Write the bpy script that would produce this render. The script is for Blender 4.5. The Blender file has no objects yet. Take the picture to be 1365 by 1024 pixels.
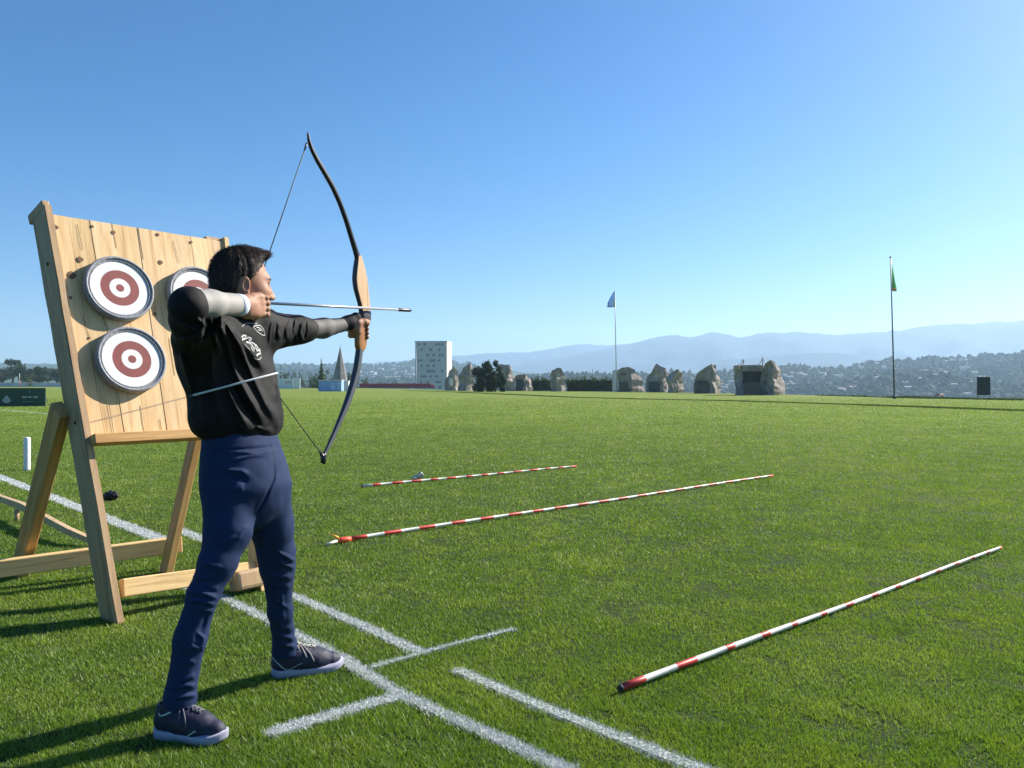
import bpy, bmesh, math, random
import numpy as np
from mathutils import Vector, Matrix, Quaternion
from mathutils.bvhtree import BVHTree
from mathutils import noise as mnoise
random.seed(7); RNG = np.random.default_rng(7)
SC = bpy.context.scene; COL = SC.collection
R = math.radians
CAMH = 1.2; FPX = 1031.0; CX = 682.5; CY = 512.0

# ---------------------------------------------------------------- camera geometry helpers (photo pixel -> world)
def ray(px, py): return Vector(((px-CX)/FPX, 1.0, -(py-CY)/FPX))
def P(px, py, d):
    r = ray(px, py); return Vector((r.x*d, d, CAMH + r.z*d))
def G(px, py, z=0.0):
    d = (CAMH - z)*FPX/(py-CY); return P(px, py, d)
def onplane(px, py, p0, n):
    r = ray(px, py); o = Vector((0,0,CAMH)); return o + r*((p0-o).dot(n)/r.dot(n))

# ---------------------------------------------------------------- scene helpers
def tag(o, label=None, cat=None, group=None, kind=None):
    if label: o['label'] = label
    if cat: o['category'] = cat
    if group: o['group'] = group
    if kind: o['kind'] = kind
    return o
def thing(name, label, cat, loc, group=None):
    o = bpy.data.objects.new(name, None); COL.objects.link(o); o.location = loc
    o.empty_display_size = 0.2
    return tag(o, label, cat, group)
def worldloc(o):
    v = Vector((0,0,0))
    while o is not None:
        v = v + o.location; o = o.parent
    return v
def link(name, me, mat=None, parent=None, mw=None):
    """link mesh as an object; mw = world matrix of mesh's local frame (things only translate, so parents are offsets)."""
    o = bpy.data.objects.new(name, me); COL.objects.link(o)
    if mat is not None:
        if isinstance(mat, (list, tuple)):
            for m in mat: me.materials.append(m)
        else: me.materials.append(mat)
    mw = (mw or Matrix.Identity(4)).copy()
    if parent is not None:
        o.parent = parent
        p = parent; acc = Matrix.Identity(4)
        while p is not None:
            acc = p.matrix_basis.copy() @ acc; p = p.parent
        mw = acc.inverted() @ mw
    o.matrix_basis = mw
    return o
def smooth(me, on=True):
    me.polygons.foreach_set('use_smooth', np.full(len(me.polygons), on, dtype=bool)); me.update()
def mesh_np(name, V, F, sm=True):
    me = bpy.data.meshes.new(name); V = np.asarray(V, dtype=np.float32); F = np.asarray(F, dtype=np.int32)
    k = F.shape[1]
    me.vertices.add(len(V)); me.vertices.foreach_set('co', V.ravel())
    me.loops.add(F.size); me.loops.foreach_set('vertex_index', F.ravel())
    me.polygons.add(len(F)); me.polygons.foreach_set('loop_start', np.arange(0, F.size, k, dtype=np.int32))
    me.polygons.foreach_set('loop_total', np.full(len(F), k, dtype=np.int32))
    me.update(calc_edges=True); me.validate(); smooth(me, sm)
    return me
def mesh_py(name, V, F, sm=False):
    me = bpy.data.meshes.new(name); me.from_pydata([tuple(v) for v in V], [], F); me.update()
    bm = bmesh.new(); bm.from_mesh(me); bmesh.ops.recalc_face_normals(bm, faces=bm.faces); bm.to_mesh(me); bm.free()
    if sm: smooth(me)
    return me
def bm_mesh(name, bm, sm=False):
    me = bpy.data.meshes.new(name); bmesh.ops.recalc_face_normals(bm, faces=bm.faces); bm.to_mesh(me); bm.free()
    if sm: smooth(me)
    return me
def add_box(bm, c, s, M=None, bev=0.0, jit=0.0):
    vs = []
    for x in (-1,1):
        for y in (-1,1):
            for z in (-1,1):
                v = Vector((c[0]+x*s[0]/2, c[1]+y*s[1]/2, c[2]+z*s[2]/2))
                if jit: v += Vector((random.uniform(-jit,jit) for _ in range(3)))
                vs.append(bm.verts.new(M @ v if M else v))
    fs = [bm.faces.new([vs[i] for i in f]) for f in ((0,1,3,2),(4,6,7,5),(0,4,5,1),(2,3,7,6),(0,2,6,4),(1,5,7,3))]
    bmesh.ops.recalc_face_normals(bm, faces=fs)
    if bev:
        es = list({e for f in fs for e in f.edges})
        bmesh.ops.bevel(bm, geom=es, offset=bev, segments=2, affect='EDGES', profile=0.5)
    return vs
def axes_z(A, B, hint):
    z = (B-A).normalized(); x = hint.cross(z).normalized() if abs(hint.normalized().dot(z)) < .99 else Vector((1,0,0)); y = z.cross(x)
    return Matrix((x, y, z)).transposed().to_4x4()
def beam(name, A, B, w, t, hint, mat, parent=None, bev=0.004, warp=0.0, over=0.0):
    """timber from A to B; w across hint x axis, t along hint. Local z runs along the grain."""
    L = (B-A).length + 2*over; M = axes_z(A, B, hint); M.translation = (A+B)/2
    bm = bmesh.new(); add_box(bm, (0,0,0), (w, t, L), bev=bev)
    me = bm_mesh(name, bm, False); o = link(name, me, mat, parent, M)
    return o
def tube_mesh(name, pts, rad, seg=10, caps=True, sm=True):
    pts = [Vector(p) for p in pts]; n = len(pts)
    rad = [rad]*n if not hasattr(rad, '__len__') else rad
    bm = bmesh.new(); rings = []; up = None
    for i, p in enumerate(pts):
        t = (pts[min(i+1,n-1)]-pts[max(i-1,0)]).normalized()
        if up is None: up = t.orthogonal().normalized()
        x = (up - t*up.dot(t)).normalized(); y = t.cross(x); up = x
        rings.append([bm.verts.new(p + (x*math.cos(2*math.pi*k/seg)+y*math.sin(2*math.pi*k/seg))*rad[i]) for k in range(seg)])
    for a, b in zip(rings, rings[1:]):
        for k in range(seg): bm.faces.new((a[k], a[(k+1)%seg], b[(k+1)%seg], b[k]))
    if caps:
        bm.faces.new(rings[0][::-1]); bm.faces.new(rings[-1])
    return bm_mesh(name, bm, sm)

# ---------------------------------------------------------------- materials
def new_mat(name):
    m = bpy.data.materials.new(name); m.use_nodes = True; nt = m.node_tree
    return m, nt, nt.nodes['Principled BSDF']
def N(nt, t, **kw):
    n = nt.nodes.new(t)
    for k, v in kw.items():
        if k in n.inputs: n.inputs[k].default_value = v
        else: setattr(n, k, v)
    return n
def L(nt, a, b): nt.links.new(a, b)
def coord(nt, out='Object', scale=(1,1,1), loc=(0,0,0)):
    tc = N(nt, 'ShaderNodeTexCoord'); mp = N(nt, 'ShaderNodeMapping'); mp.inputs['Scale'].default_value = scale; mp.inputs['Location'].default_value = loc
    L(nt, tc.outputs[out], mp.inputs['Vector']); return mp.outputs['Vector']
def ramp(nt, fac, stops):
    r = N(nt, 'ShaderNodeValToRGB'); e = r.color_ramp.elements
    while len(e) < len(stops): e.new(0.5)
    for i, (p, c) in enumerate(stops):
        e[i].position = p; e[i].color = (*c, 1) if len(c) == 3 else c
    L(nt, fac, r.inputs['Fac']); return r.outputs['Color']
def mixc(nt, fac, a, b, mode='MIX'):
    m = N(nt, 'ShaderNodeMix', data_type='RGBA', blend_type=mode)
    if isinstance(fac, (int,float)): m.inputs[0].default_value = fac
    else: L(nt, fac, m.inputs[0])
    for i, v in ((6,a),(7,b)):
        if isinstance(v, tuple): m.inputs[i].default_value = (*v,1) if len(v)==3 else v
        else: L(nt, v, m.inputs[i])
    return m.outputs[2]
def noise(nt, vec, scale, detail=4, rough=.55, dist=0.0):
    n = N(nt, 'ShaderNodeTexNoise'); n.inputs['Scale'].default_value = scale; n.inputs['Detail'].default_value = detail
    n.inputs['Roughness'].default_value = rough; n.inputs['Distortion'].default_value = dist
    L(nt, vec, n.inputs['Vector']); return n.outputs['Fac']
def bump(nt, b, h, strength=.3, dist=.01):
    n = N(nt, 'ShaderNodeBump'); n.inputs['Strength'].default_value = strength; n.inputs['Distance'].default_value = dist
    L(nt, h, n.inputs['Height']); L(nt, n.outputs['Normal'], b.inputs['Normal'])
def simple(name, col, rough=.6, var=.15, scale=20, metal=0, bmp=0, spec=.5, coordout='Object', bdist=.003):
    m, nt, b = new_mat(name); v = coord(nt, coordout); f = noise(nt, v, scale)
    lo = tuple(c*(1-var) for c in col); hi = tuple(min(1,c*(1+var)) for c in col)
    L(nt, ramp(nt, f, [(.3, lo), (.7, hi)]), b.inputs['Base Color'])
    b.inputs['Roughness'].default_value = rough; b.inputs['Metallic'].default_value = metal; b.inputs['Specular IOR Level'].default_value = spec
    if bmp: bump(nt, b, f, bmp, bdist)
    return m
def wood(name, light, mid, dark, attr=False, grain=1.0, rough=.55, darkamt=.5):
    m, nt, b = new_mat(name)
    v = coord(nt, 'Object', (1,1,.06)); f = noise(nt, v, 38*grain, 6, .6, .6)
    v2 = coord(nt, 'Object', (1,1,.03), (3,1,2)); g = noise(nt, v2, 160*grain, 3, .6)
    v3 = coord(nt, 'Object', (1,1,.35), (7,2,5)); k = noise(nt, v3, 5.5, 3, .5, 1.2)
    c = ramp(nt, f, [(.3, dark), (.46, mid), (.62, light)])
    c = mixc(nt, .22, c, ramp(nt, g, [(.35, dark), (.65, light)]))
    st = ramp(nt, k, [(.60, (0,0,0)), (.78, (1,1,1))])
    s = N(nt, 'ShaderNodeMath', operation='MULTIPLY'); L(nt, st, s.inputs[0]); s.inputs[1].default_value = darkamt
    c = mixc(nt, s.outputs[0], c, tuple(x*.42 for x in dark))
    if attr:
        a = N(nt, 'ShaderNodeAttribute', attribute_name='tint'); c = mixc(nt, 1.0, c, a.outputs['Color'], 'MULTIPLY')
    L(nt, c, b.inputs['Base Color']); b.inputs['Roughness'].default_value = rough; b.inputs['Specular IOR Level'].default_value = .3
    bump(nt, b, g, .25, .002)
    return m

# ---------------------------------------------------------------- signed distance modelling: fields -> one continuous mesh
def smin(a, b, k):
    if k <= 0: return np.minimum(a, b)
    h = np.maximum(k-np.abs(a-b), 0)/k
    return np.minimum(a, b) - h*h*k*.25
def smax(a, b, k): return -smin(-a, -b, k)
class Field:
    def __init__(s): s.ops = []
    def _add(s, f, k, mode): s.ops.append((f, k, mode)); return s
    def cone(s, A, B, ra, rb, k=.02, mode='u'):
        A = np.array(A, dtype=np.float32); B = np.array(B, dtype=np.float32); d = B-A; dd = float(d@d)+1e-12
        def f(p):
            q = p-A; t = np.clip((q@d)/dd, 0, 1)
            return np.linalg.norm(q-t[:,None]*d, axis=1) - (ra+(rb-ra)*t)
        return s._add(f, k, mode)
    def chain(s, pts, rads, k=.02, mode='u'):
        for i in range(len(pts)-1): s.cone(pts[i], pts[i+1], rads[i], rads[i+1], k, mode)
        return s
    def ell(s, C, axes, rad, k=.02, mode='u'):
        C = np.array(C, dtype=np.float32); M = np.array([list(a) for a in axes], dtype=np.float32); r = np.array(rad, dtype=np.float32)
        def f(p):
            q = (p-C)@M.T; k0 = np.linalg.norm(q/r, axis=1); k1 = np.linalg.norm(q/(r*r), axis=1)+1e-6
            return k0*(k0-1)/k1
        return s._add(f, k, mode)
    def rbox(s, C, axes, half, r, k=.01, mode='u'):
        C = np.array(C, dtype=np.float32); M = np.array([list(a) for a in axes], dtype=np.float32); h = np.array(half, dtype=np.float32)-r
        def f(p):
            q = np.abs((p-C)@M.T)-h
            return np.linalg.norm(np.maximum(q,0), axis=1)+np.minimum(q.max(axis=1),0)-r
        return s._add(f, k, mode)
    def loft(s, rows, U, W, k=.02, mode='u'):
        """stack of ellipses: rows = (z, centre xy, half width along U, half width along W)"""
        rows = sorted(rows, key=lambda r: r[0]); zs = np.array([r[0] for r in rows]); cx = np.array([r[1][0] for r in rows]); cy = np.array([r[1][1] for r in rows])
        aa = np.array([r[2] for r in rows]); bb = np.array([r[3] for r in rows]); U = np.array(U[:2]); W = np.array(W[:2])
        T_ = np.linspace(zs[0], zs[-1], 96); ker = np.exp(-.5*((np.arange(-9,10))/3.5)**2); ker /= ker.sum()
        sm_ = lambda q: np.convolve(np.pad(np.interp(T_, zs, q), 9, mode='reflect', reflect_type='odd'), ker, 'valid')
        cx, cy, aa, bb = sm_(cx), sm_(cy), np.maximum(sm_(aa),.02), np.maximum(sm_(bb),.02); zs = T_
        def f(p):
            z = p[:,2]; a = np.interp(z, zs, aa); b = np.interp(z, zs, bb)
            qx = p[:,0]-np.interp(z, zs, cx); qy = p[:,1]-np.interp(z, zs, cy)
            u = qx*U[0]+qy*U[1]; w = qx*W[0]+qy*W[1]
            k0 = np.sqrt((u/a)**2+(w/b)**2); k1 = np.sqrt((u/a**2)**2+(w/b**2)**2)+1e-6
            d = np.where(k0 < .3, -np.minimum(a,b)*.8, k0*(k0-1)/k1)
            return smax(d, np.maximum(zs[0]-z, z-zs[-1]), .02)
        return s._add(f, k, mode)
    def half(s, C, n, k=.005):
        C = np.array(C, dtype=np.float32); n = np.array(n, dtype=np.float32); n = n/np.linalg.norm(n)
        return s._add(lambda p: (p-C)@n, k, 'i')
    def disp(s, g): return s._add(g, 0, 'd')
    def __call__(s, p):
        d = None
        for f, k, m in s.ops:
            v = f(p)
            if m == 'u': d = v if d is None else smin(d, v, k)
            elif m == 's': d = smax(d, -v, k)
            elif m == 'i': d = smax(d, v, k)
            elif m == 'd': d = d + v
        return d
def sdf_mesh(name, f, lo, hi, h, proj=2, B=16):
    lo = np.array(lo, dtype=np.float64); n = (np.ceil((np.array(hi)-lo)/h/B).astype(int)*B)
    nb = n//B; F = np.full(tuple(n), 9.0, dtype=np.float32)
    gi = np.stack(np.meshgrid(*[np.arange(k) for k in nb], indexing='ij'), -1).reshape(-1,3)
    cen = lo+(gi*B+(B-1)/2)*h; fc = f(cen.astype(np.float32))
    off = np.stack(np.meshgrid(*[np.arange(B)]*3, indexing='ij'), -1).reshape(-1,3)
    act = np.abs(fc) < B*h*.95+.012
    for idx, v in zip(gi[~act], fc[~act]):
        if v < 0: F[idx[0]*B:(idx[0]+1)*B, idx[1]*B:(idx[1]+1)*B, idx[2]*B:(idx[2]+1)*B] = -9
    A = gi[act]; step = 48
    for s in range(0, len(A), step):
        blk = A[s:s+step]; pts = (lo+((blk*B)[:,None,:]+off[None])*h).reshape(-1,3).astype(np.float32)
        val = f(pts).reshape(len(blk), B, B, B)
        for b, v in zip(blk, val): F[b[0]*B:(b[0]+1)*B, b[1]*B:(b[1]+1)*B, b[2]*B:(b[2]+1)*B] = v
    S = F < 0
    c = [(0,0,0),(1,0,0),(0,1,0),(1,1,0),(0,0,1),(1,0,1),(0,1,1),(1,1,1)]
    sl = lambda a, o: a[o[0]:a.shape[0]-1+o[0], o[1]:a.shape[1]-1+o[1], o[2]:a.shape[2]-1+o[2]]
    cnt = np.zeros(tuple(n-1), dtype=np.int8)
    for o in c: cnt += sl(S, o)
    ai, aj, ak = np.nonzero((cnt > 0) & (cnt < 8)); base = np.stack([ai,aj,ak], 1)
    vals = np.stack([F[ai+o[0], aj+o[1], ak+o[2]] for o in c], 1); C = np.array(c, dtype=np.float32)
    acc = np.zeros((len(ai),3)); num = np.zeros(len(ai))
    for a in range(8):
        for b in range(a+1,8):
            if np.abs(C[a]-C[b]).sum() != 1: continue
            m = (vals[:,a] < 0) != (vals[:,b] < 0)
            t = np.where(m, vals[:,a]/(vals[:,a]-vals[:,b]+1e-12), 0)
            acc += np.where(m[:,None], C[a]+(C[b]-C[a])*t[:,None], 0); num += m
    V = (lo+(base+acc/num[:,None])*h)
    idm = np.full(tuple(n-1), -1, dtype=np.int32); idm[ai,aj,ak] = np.arange(len(ai))
    Q = []
    for ax in range(3):
        o1 = [0,0,0]; o1[ax] = 1; u = (ax+1)%3; w = (ax+2)%3
        s0 = [slice(None)]*3; s1 = [slice(None)]*3; s0[ax] = slice(0,-1); s1[ax] = slice(1,None)
        s0[u] = slice(1,-1); s1[u] = slice(1,-1); s0[w] = slice(1,-1); s1[w] = slice(1,-1)
        a = S[tuple(s0)]; b = S[tuple(s1)]; ed = np.argwhere(a != b); flip = a[tuple(ed.T)]
        e = ed.copy(); e[:,u] += 1; e[:,w] += 1
        def cell(du, dw):
            q = e.copy(); q[:,u] += du; q[:,w] += dw; return idm[q[:,0],q[:,1],q[:,2]]
        q = np.stack([cell(-1,-1), cell(0,-1), cell(0,0), cell(-1,0)], 1)
        q[~flip] = q[~flip][:,::-1]; Q.append(q)
    Q = np.concatenate(Q); Q = Q[(Q >= 0).all(1)]
    V = V.astype(np.float32); e = h*.5
    for _ in range(proj):
        d = f(V); g = np.stack([f(V+np.eye(3, dtype=np.float32)[i]*e)-f(V-np.eye(3, dtype=np.float32)[i]*e) for i in range(3)], 1)/(2*e)
        gg = (g*g).sum(1)+1e-4; V = V - np.clip(d/gg, -h*.6, h*.6)[:,None]*g
    return mesh_np(name, V, Q, True)
def vnoise(p, s, seed=0):
    """cheap smooth value noise in numpy, -1..1"""
    q = p*s + seed*17.31; i = np.floor(q).astype(np.int64); f = (q-i); f = f*f*(3-2*f)
    def hsh(a):
        n = (a[:,0]*374761393 + a[:,1]*668265263 + a[:,2]*2147483647 + seed*1013904223) & 0x7fffffff
        n = ((n ^ (n >> 13))*1274126177) & 0x7fffffff
        return (n & 0xffff)/32767.5-1
    r = 0
    for dx in (0,1):
        for dy in (0,1):
            for dz in (0,1):
                w = (f[:,0] if dx else 1-f[:,0])*(f[:,1] if dy else 1-f[:,1])*(f[:,2] if dz else 1-f[:,2])
                r = r + w*hsh(i+np.array([dx,dy,dz]))
    return r.astype(np.float32)
def topix(p):
    y = np.maximum(p[:,1], .1); return np.stack([CX+p[:,0]/y*FPX, CY-(p[:,2]-CAMH)/y*FPX], 1)
def fold(pts, dmax, amp, w):
    """a cloth fold: pts = (px, py) run of the fold as seen, dmax = only cloth nearer than this depth; amp>0 raises a ridge. Tapers at its ends."""
    pts = np.array(pts, dtype=np.float32)
    seglen = np.linalg.norm(pts[1:]-pts[:-1], axis=1); cum = np.concatenate([[0], np.cumsum(seglen)]); T = cum[-1]
    def g(p):
        q = topix(p); best = np.full(len(p), 1e9, dtype=np.float32); tt = np.zeros(len(p), dtype=np.float32)
        for i in range(len(pts)-1):
            a = pts[i]; d = pts[i+1]-a; t = np.clip(((q-a)@d)/(d@d), 0, 1); dist = np.linalg.norm(q-a-t[:,None]*d, axis=1)
            m = dist < best; best = np.where(m, dist, best); tt = np.where(m, (cum[i]+t*seglen[i])/T, tt)
        ww = w*(.55+.9*tt); env = np.clip(np.minimum(tt/.12, (1-tt)/.2), .15, 1)
        return -amp*env*np.exp(-(best/ww)**2)*(p[:,1] < dmax)
    return g
def bvh_of(me, o):
    mw = o.matrix_world if False else None
    vs = [v.co.copy() for v in me.vertices]; return BVHTree.FromPolygons(vs, [tuple(p.vertices) for p in me.polygons])
def drape(tree, pxs, width, off=.0015, sub=6, rounds=False):
    """ribbon that lies on the surface under a run of photo points; returns (V, F)"""
    o = Vector((0,0,CAMH)); P3 = []
    for i in range(len(pxs)-1):
        for k in range(sub+(1 if i == len(pxs)-2 else 0)):
            t = k/sub; x = pxs[i][0]*(1-t)+pxs[i+1][0]*t; y = pxs[i][1]*(1-t)+pxs[i+1][1]*t
            h = tree.ray_cast(o, ray(x, y).normalized())
            if h[0] is not None: P3.append((h[0], h[1]))
    V = []; F = []
    for i, (p, n) in enumerate(P3):
        t = P3[min(i+1,len(P3)-1)][0]-P3[max(i-1,0)][0]
        if t.length < 1e-6: t = Vector((1,0,0))
        s = n.cross(t.normalized())
        s = s.normalized() if s.length > 1e-6 else Vector((0,0,1))
        w = width/2; V += [p+n*off-s*w, p+n*(off+width*.25), p+n*off+s*w]
    for i in range(len(P3)-1):
        a = i*3; F += [(a,a+1,a+4,a+3),(a+1,a+2,a+5,a+4)]
    return V, F
def drape_obj(name, tree, strokes, mat, parent, off=.0015):
    V = []; F = []
    for s in strokes:
        v, f = drape(tree, s[0], s[1], off); b = len(V); V += v; F += [tuple(i+b for i in q) for q in f]
    return link(name, mesh_py(name, V, F, True), mat, parent)
# ================================================================ camera, sun, sky
cam = bpy.data.cameras.new('camera'); camo = bpy.data.objects.new('camera', cam); COL.objects.link(camo)
camo.location = (0,0,CAMH); camo.rotation_euler = (R(90),0,0)
cam.sensor_width = 36; cam.lens = FPX/1365*36; cam.clip_start = .05; cam.clip_end = 40000
SC.camera = camo
SUN_DIR = Vector((.84,.54,0)).normalized(); SUN_EL = R(33)
sl = bpy.data.lights.new('sun', 'SUN'); sl.energy = 5.0; sl.angle = R(.53); sl.color = (1,.93,.82)
slo = bpy.data.objects.new('sun', sl); COL.objects.link(slo)
sd = Vector((SUN_DIR.x*math.cos(SUN_EL), SUN_DIR.y*math.cos(SUN_EL), math.sin(SUN_EL)))
slo.rotation_euler = sd.to_track_quat('Z','Y').to_euler(); slo.location = sd*60
w = bpy.data.worlds.new('World'); SC.world = w; w.use_nodes = True; wn = w.node_tree
sky = wn.nodes.new('ShaderNodeTexSky'); sky.sky_type = 'NISHITA'; sky.sun_disc = False
sky.sun_elevation = SUN_EL; sky.sun_rotation = math.atan2(SUN_DIR.x, SUN_DIR.y)
sky.air_density = 1.0; sky.dust_density = 2.2; sky.ozone_density = 5; sky.altitude = 1500
hs = wn.nodes.new('ShaderNodeHueSaturation'); hs.inputs['Saturation'].default_value = 1.38; wn.links.new(sky.outputs[0], hs.inputs['Color'])
wn.links.new(hs.outputs[0], wn.nodes['Background'].inputs[0]); wn.nodes['Background'].inputs[1].default_value = .069
SC.view_settings.view_transform = 'Standard'; SC.view_settings.look = 'None'; SC.view_settings.gamma = 1; SC.view_settings.exposure = 1.1
SC.cycles.max_bounces = 6; SC.cycles.diffuse_bounces = 3; SC.cycles.transmission_bounces = 4; SC.cycles.transparent_max_bounces = 8; SC.cycles.volume_bounces = 4

# ================================================================ ground
EDGE = [(-3000,90),(-900,420),(-300,620),(0,620),(250,560),(335,360),(362,228),(480,222),(600,150),(700,131),(820,120),(940,101),(1047,86),(1190,67),(1365,57),(1700,48),(4000,40)]
EPX = np.array([e[0] for e in EDGE], float); EDD = np.array([e[1] for e in EDGE], float)
def edge_over(x, y):
    yy = np.where(y > .5, y, .5); px = CX + x/yy*FPX
    e = np.interp(px, EPX, EDD); over = y-e
    side = np.hypot(x, y)-np.where(x > 0, 60, 400)
    return np.where(y > 2, over, side)
def ground_z(x, y):
    o = edge_over(x, y); t = np.clip((o-1.5)/55, 0, 1); t = t*t*(3-2*t)
    return -26*t
def gz(x, y): return float(ground_z(np.array([x]), np.array([y]))[0])
ang = np.concatenate([np.linspace(-180,-42,30)[:-1], np.linspace(-42,42,230), np.linspace(42,180,30)[1:-1]])
rad = np.concatenate([np.geomspace(.6, 40, 30)[:-1], np.geomspace(40, 260, 120)[:-1], np.geomspace(260, 9000, 60)])
AA, RR = np.meshgrid(np.radians(ang), rad); X = RR*np.sin(AA); Y = RR*np.cos(AA); Z = ground_z(X, Y)
V = np.stack([X.ravel(),Y.ravel(),Z.ravel()],1); na = len(ang); nr = len(rad)
V = np.concatenate([[[0,0,0]], V])
i0 = np.arange(na); i1 = (i0+1) % na
Q = np.concatenate([np.stack([1+r*na+i0, 1+r*na+i1, 1+(r+1)*na+i1, 1+(r+1)*na+i0],1) for r in range(nr-1)])[:, ::-1]
fan = [(0, 1+b, 1+a) for a, b in zip(i0, i1)]
me = bpy.data.meshes.new('ground'); me.from_pydata(V.tolist(), [], [tuple(q) for q in Q.tolist()]+[tuple(int(k) for k in f) for f in fan]); smooth(me)
bmg = bmesh.new(); bmg.from_mesh(me); bmesh.ops.recalc_face_normals(bmg, faces=bmg.faces)
if sum(f.normal.z for f in bmg.faces) < 0: bmesh.ops.reverse_faces(bmg, faces=bmg.faces)
bmg.to_mesh(me); bmg.free(); smooth(me)
ov = edge_over(V[:,0], V[:,1]); at = me.attributes.new('beyond', 'FLOAT', 'POINT'); at.data.foreach_set('value', np.clip((ov-2)/6,0,1).astype(np.float32))

at = me.attributes.new('thatch', 'FLOAT', 'POINT'); at.data.foreach_set('value', np.clip(1.0-(np.hypot(V[:,0],V[:,1])-6)/24,0,1).astype(np.float32))
GRASS_LO = (.050,.112,.010); GRASS_MID = (.140,.232,.022); GRASS_HI = (.28,.345,.045)
def grass_colour(nt, v, cols=None):
    big = noise(nt, v, .28, 5, .62); mid = noise(nt, v, 2.2, 5, .65); fine = noise(nt, v, 90, 4, .75)
    s = N(nt, 'ShaderNodeMath', operation='MULTIPLY_ADD'); L(nt, mid, s.inputs[0]); s.inputs[1].default_value = .55
    s2 = N(nt, 'ShaderNodeMath', operation='MULTIPLY_ADD'); L(nt, big, s2.inputs[0]); s2.inputs[1].default_value = .7
    L(nt, fine, s2.inputs[2]); s2x = N(nt, 'ShaderNodeMath', operation='MULTIPLY'); L(nt, s2.outputs[0], s2x.inputs[0]); s2x.inputs[1].default_value = .57
    L(nt, s2x.outputs[0], s.inputs[2])
    d = N(nt, 'ShaderNodeMath', operation='MULTIPLY'); L(nt, s.outputs[0], d.inputs[0]); d.inputs[1].default_value = .72
    return ramp(nt, d.outputs[0], list(zip((.34,.52,.70), cols or (GRASS_LO, GRASS_MID, GRASS_HI))))
mg, nt, b = new_mat('field_turf'); v = coord(nt)
gcol = grass_colour(nt, v, ((.085,.125,.016),(.150,.200,.028),(.235,.275,.050)))
th_ = N(nt, 'ShaderNodeAttribute', attribute_name='thatch'); gcol = mixc(nt, th_.outputs['Fac'], gcol, ramp(nt, noise(nt, v, 40, 4, .7), [(.35,(.018,.034,.008)),(.65,(.050,.080,.014))]))
dirt = ramp(nt, noise(nt, v, .02, 5, .6), [(.4,(.03,.05,.016)),(.6,(.055,.075,.028))])
a = N(nt, 'ShaderNodeAttribute', attribute_name='beyond')
L(nt, mixc(nt, a.outputs['Fac'], gcol, dirt), b.inputs['Base Color']); b.inputs['Roughness'].default_value = .9; b.inputs['Specular IOR Level'].default_value = .15
bump(nt, b, noise(nt, v, 30, 4, .7), .8, .03)
ground = link('ground', me, mg); tag(ground, kind='structure')

# ---------------------------------------------------------------- painted lines
LINES = [('line', [(-60,613),(213,719)], .13), ('line', [(236,706),(282,724)], .10), ('line', [(222,778),(297,797),(350,824),(455,878),(530,926),(640,975),(752,1027),(850,1075)], .056),
         ('line', [(386,793),(480,834),(558,870)], .066), ('line', [(368,977),(450,953),(532,929)], .072), ('line', [(497,891),(590,864),(684,840)], .03),
         ('line', [(-30,544),(30,549),(80,553.5)], .14), ('line', [(612,896),(700,935),(800,975),(932,1027),(1040,1070)], .056)]
LG = [([np.array(G(*q))[:2] for q in pts], wd) for _, pts, wd in LINES]
def line_dist(p, pts):
    best = np.full(len(p), 1e9)
    for a_, b_ in zip(pts, pts[1:]):
        d = b_-a_; t = np.clip(((p-a_)@d)/(d@d), 0, 1); best = np.minimum(best, np.linalg.norm(p-a_-t[:,None]*d, axis=1))
    return best
# ---------------------------------------------------------------- turf blades
def scatter(n, d0, d1):
    """points on the turf between two distances, evenly per area, over the view wedge and a margin beside it"""
    y = np.sqrt(RNG.random(n)*(d1*d1-d0*d0)+d0*d0); x = (RNG.random(n)*2-1)*(.70*y+.35)
    return np.stack([x,y],1)
def blades(p, h, wd, hv=.35, lean=.9, z0=0.0):
    n = len(p); a = RNG.random(n)*2*np.pi; hh = h*(1+hv*(RNG.random(n)*2-1)); ln = lean*hh*(.4+RNG.random(n))
    la = RNG.random(n)*2*np.pi
    s = np.stack([np.cos(a),np.sin(a),np.zeros(n)],1)*(wd*(.7+.6*RNG.random(n)))[:,None]/2
    c = np.concatenate([p, np.full((n,1), z0-.004)],1); tip = c + np.stack([np.cos(la)*ln, np.sin(la)*ln, hh+.004],1)
    V = np.stack([c-s, c+s, tip],1).reshape(-1,3); return V
WG = Vector((1,0,0))
NB = 2100000
dd = np.exp(RNG.random(NB)*math.log(75/1.9))*1.9
dd = dd[RNG.random(NB) < np.clip(1.15-dd/62, 0, 1)]; NB = len(dd)
p = np.stack([(RNG.random(NB)*2-1)*(.70*dd+.35), dd], 1)
p3 = np.concatenate([p, np.zeros((NB,1))], 1)
cl = vnoise(p3, 9.0, 3)*.22 + vnoise(p3, 1.3, 5)*.18
hole = (vnoise(p3, 5.5, 9)*.6+vnoise(p3, 17, 10)*.4); keep = (hole > -.34) | (RNG.random(NB) < .35) | (dd > 25)
white = np.zeros(NB, bool)
for pts, lw in LG:
    white |= line_dist(p, pts) + RNG.normal(0, .009, NB) < lw/2
hb = (.0125+.00035*dd)*(1+1.6*cl); wb = .0017+.00066*dd
sel = ~white & keep
V = blades(p[sel], hb[sel], wb[sel]); rnd_ = np.clip(RNG.normal(1.05,.33,sel.sum()), .35, 2.1); pale_ = (RNG.random(sel.sum()) < .05+.10*(vnoise(p3[sel], 1.1, 14) > .25)).astype(np.float32)
pw = white & (dd < 40)
Vw = [(p[pw], float(.012), float(.0034))]
F = np.arange(len(V)).reshape(-1,3)
me = mesh_np('turf_grass', V, F, False)
for an, av in (('blade_tone', rnd_), ('blade_dry', pale_)):
    at = me.attributes.new(an, 'FLOAT', 'POINT'); at.data.foreach_set('value', np.repeat(av, 3).astype(np.float32))
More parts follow.
